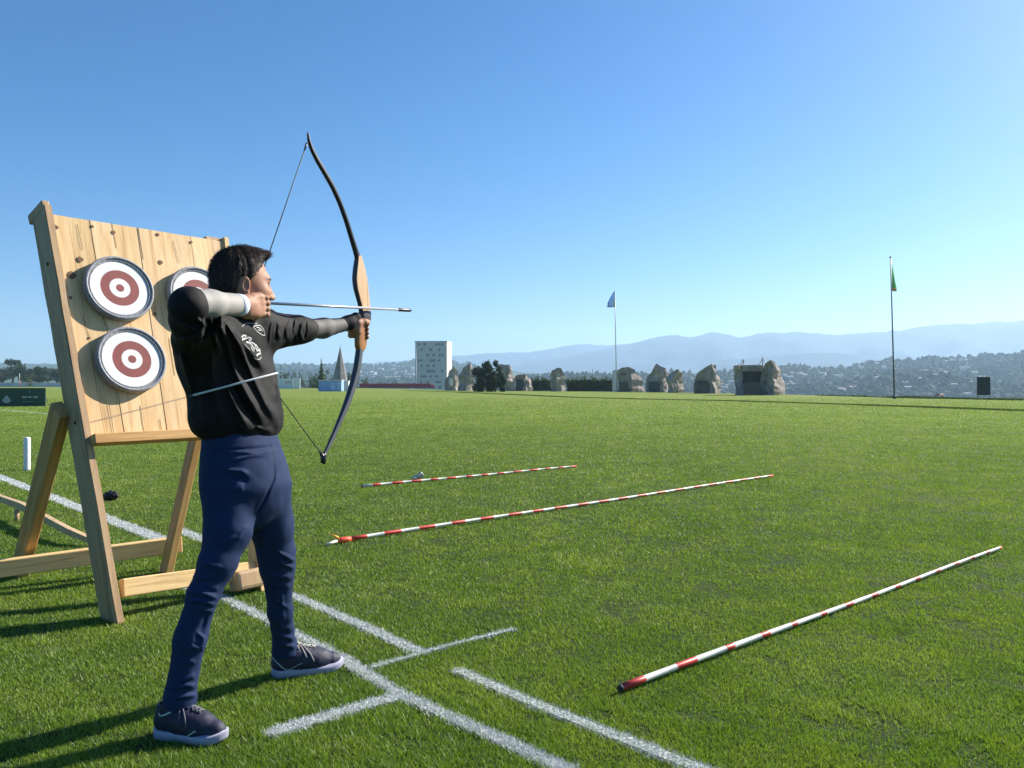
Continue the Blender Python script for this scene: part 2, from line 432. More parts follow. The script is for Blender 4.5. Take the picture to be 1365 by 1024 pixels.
mb, nt, b = new_mat('turf_blade'); v = coord(nt); c = grass_colour(nt, v)
bt = N(nt, 'ShaderNodeAttribute', attribute_name='blade_tone'); vm = N(nt, 'ShaderNodeVectorMath', operation='SCALE'); L(nt, c, vm.inputs[0]); L(nt, bt.outputs['Fac'], vm.inputs['Scale'])
bd = N(nt, 'ShaderNodeAttribute', attribute_name='blade_dry'); sm = N(nt, 'ShaderNodeMath', operation='MULTIPLY'); L(nt, bd.outputs['Fac'], sm.inputs[0]); sm.inputs[1].default_value = .75
c = mixc(nt, sm.outputs[0], vm.outputs[0], (.34,.40,.24))
L(nt, c, b.inputs['Base Color']); b.inputs['Roughness'].default_value = .5; b.inputs['Specular IOR Level'].default_value = .45
tr = N(nt, 'ShaderNodeBsdfTranslucent'); L(nt, mixc(nt, 1.0, c, (1.25,1.3,.7), 'MULTIPLY'), tr.inputs['Color'])
mx = N(nt, 'ShaderNodeMixShader'); mx.inputs[0].default_value = .38; L(nt, b.outputs[0], mx.inputs[1]); L(nt, tr.outputs[0], mx.inputs[2]); L(nt, mx.outputs[0], nt.nodes['Material Output'].inputs['Surface'])
grass = link('turf_grass', me, mb); tag(grass, 'short mown green turf covering the sports field', 'grass', kind='stuff')
# line paint: a thin broken sheet on the soil and painted blades above it, one object per line
ml, nt, b = new_mat('line_paint'); v = coord(nt)
L(nt, ramp(nt, noise(nt, v, 120, 3, .7), [(.38,(.50,.53,.51)),(.6,(.78,.80,.80))]), b.inputs['Base Color']); b.inputs['Roughness'].default_value = .8
mls, nt, b = new_mat('line_soil_paint'); v = coord(nt)
L(nt, ramp(nt, noise(nt, v, 95, 4, .75), [(.42,(.05,.09,.02)),(.58,(.62,.65,.62))]), b.inputs['Base Color']); b.inputs['Roughness'].default_value = .9
for li, (pts, lw) in enumerate(LG):
    V = []; F = []
    allw = [q for q in Vw]
    for i, q in enumerate(pts):
        t = pts[min(i+1,len(pts)-1)]-pts[max(i-1,0)]; t = t/np.linalg.norm(t); s = np.array([-t[1],t[0]])*lw*.42
        V += [(q[0]-s[0], q[1]-s[1], .004+.0006*li), (q[0]+s[0], q[1]+s[1], .004+.0006*li)]
    for i in range(len(pts)-1): F.append((2*i,2*i+1,2*i+3,2*i+2))
    mats = [0]*len(F); nb = 0
    for p, h, wd in Vw:
        others = np.stack([line_dist(p, q)/w_ for q, w_ in LG]); mine = others.argmin(0) == li
        if mine.any():
            extra = np.repeat(p[mine], 4, axis=0)+RNG.normal(0, .004, (mine.sum()*4,2)); bl = blades(extra, h, wd*(.6+.25*extra[:,1]), lean=.9)
            k = len(V); V += bl.tolist(); F += [(k+3*j,k+3*j+1,k+3*j+2) for j in range(len(bl)//3)]; mats += [1]*(len(bl)//3)
    me = bpy.data.meshes.new('painted_line'); me.from_pydata(V, [], F); me.update()
    o = link('painted_line', me, [mls, ml]); me.polygons.foreach_set('material_index', mats); me.update(); tag(o, kind='structure')
# worn strip along the far edge of the field
mp_ = simple('edge_strip', (.035,.052,.014), 1.0, .35, .6, spec=0)
strip = [(1500,551),(1365,547.5),(1200,541.5),(1080,537.6),(960,534),(860,532.2),(760,529.6),(660,525),(600,522.6),(540,520.6)]
V = []; F = []
for i, q in enumerate(strip):
    c = np.array(G(*q))[:2]; c2 = np.array(G(*strip[min(i+1,len(strip)-1)]))[:2]; c0 = np.array(G(*strip[max(i-1,0)]))[:2]
    t = c2-c0; t /= np.linalg.norm(t); s = np.array([-t[1],t[0]])*(.85+.5*random.random()); V += [(c[0]-s[0],c[1]-s[1],.02),(c[0]+s[0],c[1]+s[1],.02)]
F = [(2*i,2*i+1,2*i+3,2*i+2) for i in range(len(strip)-1)]
tag(link('path', mesh_py('path', V, F), mp_), kind='structure')
# ================================================================ target stand
m_board = wood('pine_planks', (.80,.57,.335), (.72,.475,.245), (.50,.29,.13), attr=True, darkamt=.25)
m_rail = wood('weathered_timber', (.50,.34,.19), (.42,.27,.145), (.24,.14,.07), darkamt=.5)
m_leg = wood('orange_timber', (.60,.36,.14), (.52,.29,.10), (.32,.16,.05), darkamt=.4)
m_beam = wood('yellow_timber', (.76,.53,.25), (.68,.46,.20), (.40,.23,.09), darkamt=.3)
m_dark = simple('dark_hole', (.03,.02,.014), .9, .3, 60)
BL = G(156,834); BR = P(348,787,4.46); BR.z = 0.0
A_ = ray(60,272)*4.15+Vector((0,0,CAMH))
pn = (BR-BL).cross(A_-BL).normalized()
if pn.dot(Vector((0,-1,0))) < 0: pn = -pn                       # faces the shooting line
pu = Vector((BR-BL)).normalized(); pv_ = pn.cross(pu).normalized()
if pv_.z < 0: pv_ = -pv_
def Q(px, py, off=0.0): return onplane(px, py, BL, pn) + pn*off
def uv(p): return Vector(((p-BL).dot(pu), (p-BL).dot(pv_)))
MB = Matrix((pu, pn, pv_)).transposed().to_4x4(); MB.translation = BL     # local x across, y out of the face, z up the slope
stand = thing('target_stand', 'leaning wooden plank board on an A-frame timber stand, behind the archer', 'target stand', (BL+BR)/2)
# left and right rails (front edge flush with the plane)
def rail(name, top, bot, wd, th, mat, label=None):
    d = (top-bot).normalized(); side = pn.cross(d).normalized()
    if side.dot(pu) < 0: side = -side
    M = Matrix((side, pn, d)).transposed().to_4x4(); M.translation = (top+bot)/2 - pn*th/2 + side*wd/2
    bm = bmesh.new(); Lh = (top-bot).length/2
    add_box(bm, (0,0,0), (wd, th, 2*Lh), bev=0)
    bmesh.ops.subdivide_edges(bm, edges=[e for e in bm.edges if abs((e.verts[0].co-e.verts[1].co).z) > Lh], cuts=14, use_grid_fill=True)
    for v in bm.verts:
        n_ = mnoise.noise(Vector((v.co.z*2.2, v.co.y*3, 3.3)));
        if v.co.y < 0 and abs(v.co.z) < Lh-.01: v.co.y += n_*.018
        if v.co.y > 0: v.co.y += 0
        v.co.x += .004*mnoise.noise(Vector((v.co.z*5, v.co.y*9, 1)))
    bmesh.ops.bevel(bm, geom=[e for e in bm.edges if e.calc_face_angle(0) > .8], offset=.005, segments=2, affect='EDGES')
    return bm_mesh(name, bm), M
lt = Q(58,271); lb = BL.copy()
me, M = rail('side_rail', lt, lb, .040, .18, m_rail)
rl = link('side_rail', me, m_rail, stand, M); tag(rl, 'left side rail with its wide shaded face and a hooked top')
bm = bmesh.new(); add_box(bm, (-.002,-.012,0), (.040,.21,.055), bev=.006); hk = link('top_block', bm_mesh('top_block', bm), m_rail, rl, M @ Matrix.Translation((0,-.02,(lt-lb).length/2+.0)))
# carved foot: slanted end on the left leg
rt = Q(298,315); rb = BR.copy()
me, M = rail('side_rail', rt, rb, .036, .10, m_rail); link('side_rail', me, m_beam, stand, M)
bm = bmesh.new(); add_box(bm, (0,0,0), (.12,.05,.035), bev=.006); link('top_block', bm_mesh('top_block', bm), m_rail, stand, MB @ Matrix.Translation(((uv(rt).x-.05), -.05, uv(rt).y-.02)))
# planks
pa, pb = uv(Q(67,284)), uv(Q(299,321)); pc, pd = uv(Q(120,584)), uv(Q(330,574))
bm = bmesh.new(); tl = bm.loops.layers.float_color.new('tint')
NP = 9; cuts = [0]+sorted([(i+random.uniform(-.22,.22))/NP for i in range(1,NP)])+[1]
for i in range(NP):
    g = .0010; quad = []
    for t, (e0, e1) in ((cuts[i],(pc,pd)), (cuts[i+1],(pc,pd)), (cuts[i+1],(pa,pb)), (cuts[i],(pa,pb))):
        q = e0.lerp(e1, t); quad.append(q)
    quad[0].x += g; quad[3].x += g; quad[1].x -= g; quad[2].x -= g
    dj = random.uniform(0,.004); top = [bm.verts.new((q.x, -.010-dj, q.y)) for q in quad]; bot = [bm.verts.new((q.x, -.034, q.y)) for q in quad]
    fs = [bm.faces.new(top), bm.faces.new(bot[::-1])]+[bm.faces.new((top[k], bot[k], bot[(k+1)%4], top[(k+1)%4])) for k in range(4)]
    tv = random.uniform(.86,1.06); tint = (tv*random.uniform(.97,1.03), tv, tv*random.uniform(.9,1.02), 1)
    for f in fs:
        for l in f.loops: l[tl] = tint
me = bm_mesh('plank_board', bm); board = link('plank_board', me, m_board, stand, MB)
def on_board(px, py): return uv(Q(px, py, -.012))
# knots, holes and checks in the planks
m_wire = simple('grey_wire', (.22,.20,.18), .5, .1); m_knot = simple('wood_knot', (.15,.075,.035), .8, .5, 90)
for (px, py, r) in [(75,302,.013),(124,301,.008),(152,309,.011),(108,345,.015),(215,349,.013),(97,366,.02),(95,396,.008),(120,450,.007),(207,418,.011),(256,322,.008),(211,312,.010)]:
    bm = bmesh.new(); q = on_board(px, py); n_ = 18; ph = px*1.7
    ring = [bm.verts.new((q.x+r*math.cos(k*2*math.pi/n_)*(1+.12*math.sin(2*k*2*math.pi/n_+ph)), -.0085, q.y+r*1.1*math.sin(k*2*math.pi/n_)*(1+.15*math.sin(3*k*2*math.pi/n_+ph)))) for k in range(n_)]
    c = bm.verts.new((q.x, -.0078, q.y))
    for k in range(n_): bm.faces.new((c, ring[k], ring[(k+1)%n_]))
    link('knot', bm_mesh('knot', bm), m_knot, board, MB)
for run in [[(104,298),(108,318),(111,332)],[(111,420),(117,440),(121,451)],[(146,537),(150,560),(153,580)],[(188,540),(191,565),(194,578)],[(214,558),(216,572)],[(150,296),(156,330)],[(185,303),(192,345)],[(138,420),(141,435)],[(226,450),(234,500)],[(232,320),(240,350)],[(121,562),(160,552),(210,539),(258,526.5)]]:
    bm = bmesh.new(); pts = [on_board(*q) for q in run]; hw = .0016 if len(run) < 4 else .0013; off = -.0092 if len(run) < 4 else -.006
    for a_, b_ in zip(pts, pts[1:]):
        t_ = (b_-a_).normalized(); s_ = Vector((-t_.y, t_.x))*hw
        bm.faces.new([bm.verts.new((p_.x,off,p_.y)) for p_ in (a_-s_, a_+s_, b_+s_, b_-s_)])
    link('crack' if len(run) < 4 else 'wire', bm_mesh('crack', bm), m_knot if len(run) < 4 else m_wire, board, MB)
# ledge under the planks
pl, pr = Q(120,588,.02), Q(332,577,.02)
bm = bmesh.new(); add_box(bm, (0,0,0), ((pr-pl).length, .075, .052), bev=.004)
xx = (pr-pl).normalized(); M = Matrix((xx, pn, xx.cross(pn)*-1 if xx.cross(pn).z < 0 else xx.cross(pn))).transposed().to_4x4()
M = Matrix((Vector((0,0,1)).cross(xx).cross(xx)*0+xx.cross(pn), pn, xx)).transposed().to_4x4(); M.translation = (pl+pr)/2
bm.free(); bm = bmesh.new(); add_box(bm, (0,0,0), (.052, .085, (pr-pl).length), bev=.004)
link('ledge', bm_mesh('ledge', bm), m_leg, stand, M)
# front stretcher, back legs, rear stretcher
a_, b_ = Q(167,783,-.05), Q(349,757,-.05)
beam('stretcher', a_, b_, .092, .05, pn, m_beam, stand, .006)
bm = bmesh.new(); add_box(bm, (0,0,0), (.17,.12,.11), bev=.02)
blk = bm_mesh('foot_block', bm); link('foot_block', blk, m_rail, stand, Matrix.Translation(Q(332,772,-.03)) @ MB.to_3x3().to_4x4())
a_ = Q(97,535,-.16); b_ = G(25,768); beam('back_leg', a_, b_ , .060, .115, pn, m_leg, stand, .006)
a_ = Q(314,405,-.14); b_ = G(221,764); beam('back_leg', a_, b_, .050, .095, pn, m_leg, stand, .006)
a_ = P(-30,762,4.44); b_ = P(242,725,5.06)
beam('stretcher', a_, b_, .10, .062, Vector((b_-a_)).cross(Vector((0,0,1))).normalized(), m_beam, stand, .006)
# bolts on the rails
bm = bmesh.new()
for (px, py) in [(54,340),(98,570),(52,292)]:
    c = uv(Q(px,py,-.1)); M_ = Matrix.Translation((c.x-.0, -.085, c.y))
mb_ = simple('steel_dark', (.06,.06,.065), .4, .2, 50, metal=.8)
d_ = (lt-lb).normalized()
for t in (.86,.47):
    p_ = lb.lerp(lt, t)-pn*.075; me = tube_mesh('bolt', [p_-pu*.006, p_-pu*.001], [.008,.011], 10); link('bolt', me, mb_, stand)
bm.free()
# ---- round targets hang on the board: things of their own
m_rim = simple('target_rim', (.24,.245,.265), .55, .35, 70, bmp=.3)
m_white = simple('target_white', (.70,.70,.69), .6, .06, 12)
m_red = simple('target_red', (.21,.032,.028), .6, .12, 30)
def disc_target(cpx, cpy, rad, label, tilt=0.0):
    c2 = on_board(cpx, cpy); base = MB @ Vector((c2.x, -.012, c2.y))
    t = thing('round_target', label, 'target', base, 'round targets on the plank board')
    M = MB.to_3x3().to_4x4(); M.translation = base
    def ring_mesh(name, prof, seg=72):
        bm = bmesh.new(); rings = []
        for (r, y) in prof: rings.append([bm.verts.new((r*math.cos(k*2*math.pi/seg), y, r*math.sin(k*2*math.pi/seg))) for k in range(seg)] if r > 1e-6 else [bm.verts.new((0,y,0))])
        for a_, b_ in zip(rings, rings[1:]):
            for k in range(seg):
                if len(b_) == 1: bm.faces.new((a_[k], a_[(k+1)%seg], b_[0]))
                elif len(a_) == 1: bm.faces.new((a_[0], b_[(k+1)%seg], b_[k]))
                else: bm.faces.new((a_[k], a_[(k+1)%seg], b_[(k+1)%seg], b_[k]))
        me = bm_mesh(name, bm, True); return me
    T = .055
    link('rim', ring_mesh('rim', [(rad*.90,.0),(rad*.97,.001),(rad,.012),(rad,T-.012),(rad*.985,T-.003),(rad*.95,T),(rad*.915,T-.002),(rad*.895,T-.010),(rad*.88,T-.012),(rad*.865,T-.006),(rad*.845,T-.009),(rad*.83,T-.014)]), m_rim, t, M)
    f = T-.013
    face = ring_mesh('face', [(rad*.84,f),(rad*.56,f),(rad*.555,f),(rad*.30,f),(rad*.295,f),(rad*.125,f),(rad*.12,f),(0,f)])
    fo = link('face', face, [m_white, m_red], t, M)
    for p_ in face.polygons:
        r_ = Vector((p_.center.x, p_.center.z)).length
        p_.material_index = 1 if (rad*.30 < r_ < rad*.57) or r_ < rad*.122 else 0
    smooth(face, False)
    return t
disc_target(157,386.5,.187,'upper left round red and white target, all of it in view')
disc_target(173,481,.187,'lower round target on the plank board, under another target')
disc_target(262,397,.187,'round target half hidden by the shoulder and head of the archer')
# one long thin shaft crossing the board and the sweatshirt: built with the archer

# ---- striped poles on the turf
m_pw = simple('pole_white', (.66,.64,.57), .45, .1, 25); m_pr = simple('pole_red', (.55,.035,.025), .45, .2, 25); m_pk = simple('pole_black', (.02,.02,.02), .6)
def striped_pole(a, b, r, label, stripes, zl=0.0, bend=0.0):
    a = G(*a, r+.012); b = G(*b, r+.012); c = (a+b)/2; t = thing('striped_pole', label, 'pole', Vector((c.x,c.y,0)), 'striped poles lying on the turf')
    n_ = len(stripes); cum = [0]
    for s_ in stripes: cum.append(cum[-1]+abs(s_))
    pts = []; rr = []; mats = []
    for i in range(n_):
        for k in (0,1):
            f_ = (cum[i]+ (abs(stripes[i]) if k else 0))/cum[-1]; f_ = min(1,max(0,f_ + (.0004 if k == 0 else -.0004)))
            p_ = a.lerp(b, f_); p_.z += .010*math.sin(f_*9+bend)*bend; pts.append(p_); rr.append(r*(1.07 if stripes[i] < 0 else 1.0)*(1-.25*f_)); mats.append(1 if stripes[i] < 0 else 0)
    me = tube_mesh('shaft', pts, rr, 14); o = link('shaft', me, [m_pw, m_pr], t)
    seg = 14
    for j, p_ in enumerate(me.polygons):
        if j < (len(pts)-1)*seg: me.polygons[j].material_index = mats[min(j//seg, len(mats)-1)]
    dv = (b-a).normalized(); me = tube_mesh('end_cap', [a-dv*.010, a+dv*.004], [r*1.03, r*1.03], 14); link('end_cap', me, m_pk, t)
    return t, a, b
random.seed(3)
st = []
for i in range(14): st += [-(1.5 if i in (0,1) else random.uniform(.55,.95)), random.uniform(2.1,2.6)]
striped_pole((828,917),(1334,730),.0128,'nearest red and white striped pole with wide white stripes, lying on the turf', st+[-.5], bend=.35)
st = []
for i in range(19): st += [-random.uniform(.9,1.2), random.uniform(.95,1.25)]
t2, a2, b2 = striped_pole((463,719),(1030,634),.0145,'middle striped pole with an orange plug at its near end, lying on the turf', st+[-1], bend=.3)
m_or = simple('orange_plastic', (.75,.09,.03), .4, .1); m_ye = simple('yellow_plastic', (.75,.33,.03), .4, .1)
dv = (b2-a2).normalized(); link('plug', tube_mesh('plug', [a2-dv*.07+Vector((0,0,.005)), a2-dv*.055, a2-dv*.005, a2+dv*.03], [.012,.022,.022,.017], 14), m_or, t2)
link('plug', tube_mesh('plug', [a2-dv*.075+Vector((0,0,.02)), a2-dv*.10+Vector((0,0,.035)), a2-dv*.13+Vector((-.01,0,.055))], [.010,.008,.004], 10), m_ye, t2)
link('plug', tube_mesh('plug', [a2-dv*.09, a2-dv*.17+Vector((0,-.03,-.01))], [.012,.008], 10), m_pw, t2)
st = []
for i in range(13): st += [random.uniform(1,1.4), -random.uniform(.9,1.3)]
t3, a3, b3 = striped_pole((483,648),(768,621.5),.0145,'farthest striped pole with a small grey clamp on it, lying on the turf', st, bend=.25)
cp = G(557,640); m_al = simple('clamp_metal', (.45,.46,.48), .35, .2, 40, metal=.7)
cl_ = thing('metal_clamp', 'small grey metal clamp lying across the farthest striped pole', 'clamp', cp)
bm = bmesh.new(); add_box(bm, (0,0,.04), (.07,.04,.05), bev=.008); add_box(bm, (.03,.0,.07), (.035,.025,.05), Matrix.Rotation(.4,4,'Y'), .006); add_box(bm, (-.05,-.02,.025), (.06,.025,.025), Matrix.Rotation(.5,4,'Z'), .006)
link('body', bm_mesh('body', bm), m_al, cl_, Matrix.Translation(cp))
link('lever', tube_mesh('lever', [cp+Vector((-.08,0,.03)), cp+Vector((-.01,0,.06)), cp+Vector((.02,.02,.10)), cp+Vector((.06,.02,.07))], .009, 8), m_al, cl_)

# ---- short white post, wooden bow and black bundle in the grass
c = G(36,627); m_post = simple('white_plastic', (.70,.72,.74), .35, .04, 8)
o = link('marker_post', tube_mesh('marker_post', [c-Vector((0,0,.05)), c+Vector((0,0,.02)), c+Vector((.002,0,.44)), c+Vector((.002,0,.455)), c+Vector((.002,0,.462))], [.042,.042,.042,.038,.02], 24), m_post)
tag(o, 'short white round marker post standing on the turf left of the stand', 'post')
pts = [(-40,648),(0,664),(30,675),(60,691),(92,708),(121,720)]
P3 = []; wd = [.045,.055,.06,.055,.05,.04]
for q, h_ in zip(pts, [.10,.12,.13,.12,.09,.05]):
    p_ = G(q[0], q[1], h_); P3.append(p_)
bm = bmesh.new(); rings = []
for i, p_ in enumerate(P3):
    t_ = (P3[min(i+1,5)]-P3[max(i-1,0)]).normalized(); s_ = t_.cross(Vector((0,0,1))).normalized(); u_ = s_.cross(t_)
    hw = wd[i]/2; rings.append([bm.verts.new(p_+s_*a_*.02+u_*b_*hw) for a_, b_ in ((-1,-1),(1,-1),(1,1),(-1,1))])
for a_, b_ in zip(rings, rings[1:]):
    for k in range(4): bm.faces.new((a_[k],a_[(k+1)%4],b_[(k+1)%4],b_[k]))
bm.faces.new(rings[0][::-1]); bm.faces.new(rings[-1]); bmesh.ops.bevel(bm, geom=[e for e in bm.edges if e.calc_face_angle(0) > 1], offset=.004, segments=2, affect='EDGES')
wb_ = thing('wooden_rail', 'curved pale wooden rail lying low behind the left leg of the stand', 'wooden rail', Vector((P3[2].x,P3[2].y,0)))
link('rail', bm_mesh('rail', bm, False), wood('pale_timber',(.62,.45,.27),(.54,.37,.2),(.4,.25,.12)), wb_)
pg = G(24,684,.06); link('peg', tube_mesh('peg', [Vector((P3[2].x-.05,P3[2].y,-.02)), Vector((P3[2].x-.05,P3[2].y,.10))], [.02,.02], 10), m_rail, wb_)
pg2 = Vector((P3[5].x,P3[5].y,-.02)); link('peg', tube_mesh('peg', [pg2, pg2+Vector((0,0,.06))], [.02,.02], 10), m_rail, wb_)
c = G(147,667); f = Field(); ax = ((1,0,0),(0,1,0),(0,0,1))
f.ell(c+Vector((.01,0,.045)), ax, (.065,.05,.05)).cone(c+Vector((-.09,0,.02)), c+Vector((0,0,.05)), .012, .04, .03).ell(c+Vector((.05,0,.06)), ax, (.03,.03,.035), .02)
f.disp(lambda p: vnoise(p, 40, 2)*.009)
o = link('glove', sdf_mesh('glove', f, c+Vector((-.13,-.09,-.03)), c+Vector((.13,.09,.14)), .005), simple('black_cloth', (.012,.012,.014), .7, .3, 60))
tag(o, 'small black crumpled glove lying on the turf behind the stand', 'glove')
# ================================================================ the archer
BASE = Vector((-1.0,2.87,0)); AX = (Vector((1,0,0)),Vector((0,1,0)),Vector((0,0,1))); UP = Vector((0,0,1))
RES = globals().get('RESK', 1.0)
F_t = Vector((.90,-.43,0)).normalized(); L_t = Vector((.43,.90,0)).normalized()          # chest: facing, his left
F_h = Vector((.945,-.325,0)).normalized(); L_h = Vector((.325,.945,0)).normalized()      # hips
def zrow(py, px, d, a, b): p = P(px,py,d); return (p.z, (p.x,p.y), a, b)
# ---- head frame
HO = P(322,0,2.84); HO.z = 1.567; hf = Vector((.80,.60,-.02)).normalized(); hr = hf.cross(UP).normalized(); hu = hr.cross(hf); HS = .975
def H(a,b,c): return HO + (hf*a+hr*b+hu*c)*HS
HX = (hf,hr,hu)
def hell(f, c, r, k=.015, mode='u'): return f.ell(H(*c), HX, [q*HS for q in r], k, mode)
# ---- joints
shR = P(280,430,2.72); elR = P(250,405,2.44); wrR = P(322,407,2.675)
shL = P(350,440,2.94); elL = P(413,440,3.12); wrL = P(465,431,3.33)
neck = P(322,432,2.84)
hipR = P(306,655,2.765); knR = P(271,792,2.665); anR = P(240,930,2.64)
hipL = P(352,655,2.93); knL = P(370,755,3.02); anL = P(379,862,3.17)
legR = [hipR, P(304,708,2.73), P(291,748,2.695), knR, P(254,850,2.645), anR]; rR = [.093,.080,.064,.050,.050,.050]
legL = [hipL, P(362,700,2.97), P(368,735,3.0), knL, P(374,815,3.08), anL]; rL = [.097,.079,.068,.062,.047,.046]
# shoe frames
hlR = Vector((-1.215,2.645,0)); toR = Vector((-.955,2.585,0)); hlL = Vector((-.985,3.165,0)); toL = Vector((-.715,3.275,0))
# ---------------------------------------------------------------- body (one continuous skin surface)
B_ = Field()
hell(B_, (-.012,0,.036), (.100,.077,.100))
hell(B_, (.040,0,-.020), (.062,.062,.085), .03)
B_.cone(H(.030,.034,-.068), H(.074,.010,-.100), .034*HS, .022*HS, .03).cone(H(.030,-.034,-.068), H(.074,-.010,-.100), .034*HS, .022*HS, .03)
B_.cone(H(.082,0,-.100), H(.086,0,-.098), .020*HS, .019*HS, .02)                       # chin
B_.cone(H(.078,.026,.022), H(.078,-.026,.022), .019*HS, .019*HS, .02)                    # brow
hell(B_, (.066,.038,-.030), (.026,.022,.022), .03); hell(B_, (.066,-.038,-.030), (.026,.022,.022), .03)   # cheekbones
for s_ in (1,-1): hell(B_, (.098,.034*s_,-.002), (.016,.017,.012), .014, 's')           # sockets
B_.cone(H(.094,0,.006), H(.118,0,-.040), .009*HS, .0125*HS, .014)                        # nose
for s_ in (1,-1): hell(B_, (.106,.013*s_,-.044), (.012,.009,.009), .008)
B_.cone(H(.095,.016,-.067), H(.095,-.016,-.067), .009*HS, .009*HS, .010); B_.cone(H(.094,.013,-.078), H(.094,-.013,-.078), .009*HS, .009*HS, .006)
for s_ in (1,-1):                                                                         # ears
    ea = ((hf+hr*.35*s_).normalized(), (hr*s_-hf*.35*s_*s_).normalized(), (hu-hf*.18).normalized())
    B_.ell(H(-.014,.077*s_,-.016), ea, (.021*HS,.010*HS,.034*HS), .008)
    B_.ell(H(-.008,.087*s_,-.012), ea, (.011*HS,.008*HS,.020*HS), .006, 's')
    B_.ell(H(-.006,.080*s_,-.045), ea, (.010,.007,.012), .006)
B_.cone(H(-.022,0,-.045), neck, .058, .064, .03)
B_.chain([neck, P(304,480,2.84), P(318,570,2.85), P(327,640,2.85)], [.06,.085,.08,.09], .04)
B_.chain([neck, shR, elR], [.045,.045,.034], .02).chain([elR, elR.lerp(wrR,.35), wrR], [.034,.034,.029], .02)
B_.chain([neck, shL, elL], [.045,.036,.020], .02).chain([elL, elL.lerp(wrL,.35), wrL], [.020,.018,.016], .008)
B_.chain(legR, [r-.016 for r in rR], .03).chain(legL, [r-.016 for r in rL], .03)
for an, hl, to in ((anR,hlR,toR),(anL,hlL,toL)):
    d_ = (to-hl).normalized(); h0 = hl+d_*.06
    B_.cone(an, h0+UP*.075, .036, .036, .02).cone(h0+UP*.055, hl+d_*.20+UP*.035, .036, .024, .03)
# drawing hand (right): back of the hand to us, fingers hooked on the string
KR = P(349,407.5,2.755); hd = (KR-wrR).normalized(); hin = hd.cross(UP).normalized()*-1        # hin points to the face
hup = hin.cross(hd)*1.0
if hup.z < 0: hup = -hup
hup = (hup - hd*.18).normalized(); hout = -hin
B_.cone(wrR, wrR+hd*.03, .028, .030, .02)
B_.rbox(wrR+hd*.048+hout*.002, (hd,hup,hin), (.046,.040,.019), .018, .02)
B_.cone(wrR+hd*.015-hup*.02, wrR+hd*.05-hup*.03, .020, .018, .02)
NOCK = P(343,403.5,2.79)
for i in range(4):
    m_ = wrR+hd*(.084-.004*abs(i-1))+hup*(.030-.0205*i)+hout*.007
    pip = m_+hd*(.026-.002*i)+hout*(.006)-hup*.002
    dip = pip+hin*.024-hd*.004-hup*.002; tip = dip-hd*.022+hin*.004
    B_.cone(m_-hd*.03, m_, .0115, .0118, .012).chain([m_, pip, dip, tip], [.0110,.0100,.0088,.0080], .004)
th0 = wrR+hd*.028-hup*.030+hin*.008; B_.chain([th0, th0+hd*.030-hup*.012+hin*.004, th0+hd*.055-hup*.004+hin*.010], [.014,.0115,.0095], .008)
# bow hand (left): closed round the grip
GRIP = P(481,436,3.40); ab = Vector((.246,.57,0)).normalized(); sb = ab.cross(UP).normalized()    # aim direction, right of the bow (towards us)
pc_ = GRIP-ab*.040-sb*.004
B_.cone(wrL, pc_, .019, .026, .01).rbox(pc_+ab*.004, (ab,sb,UP), (.022,.030,.040), .018, .02)
for i in range(4):
    m_ = GRIP-ab*.028-sb*.034+UP*(.020-.019*i); pip = GRIP+ab*.026-sb*.030+UP*(.016-.019*i); dip = GRIP+ab*.036+sb*.004+UP*(.012-.0185*i); tip = GRIP+ab*.016+sb*.024+UP*(.011-.0185*i)
    B_.chain([pc_-sb*.02+UP*(.018-.017*i), m_, pip, dip, tip], [.012,.0115,.0100,.0090,.0082], .006)
t0 = pc_+sb*.020+UP*.012; B_.chain([t0, t0+ab*.030+sb*.010+UP*.010, t0+ab*.062+sb*.008+UP*.012], [.015,.0120,.0098], .01)
m_skin, nt, b = new_mat('skin'); v = coord(nt); n1 = noise(nt, v, 18, 4, .6); n2 = noise(nt, v, 140, 3, .6)
L(nt, mixc(nt, .25, ramp(nt, n1, [(.3,(.33,.15,.09)),(.7,(.43,.23,.145))]), ramp(nt, n2, [(.35,(.31,.135,.08)),(.65,(.50,.28,.18))])), b.inputs['Base Color'])
b.inputs['Roughness'].default_value = .58; b.inputs['Specular IOR Level'].default_value = .3
b.inputs['Subsurface Weight'].default_value = .12; b.inputs['Subsurface Radius'].default_value = (.012,.004,.002); b.inputs['Subsurface Scale'].default_value = .6
bump(nt, b, n2, .12, .001)
me = sdf_mesh('person', B_, (-1.32,2.34,.0), (-.54,3.56,1.76), .004*RES)
skin_tree = bvh_of(me, None)
me.transform(Matrix.Translation(-BASE))
person = link('person', me, m_skin, None, Matrix.Translation(BASE))
tag(person, 'archer in black sweatshirt and navy trousers drawing a recurve bow, side on', 'person')
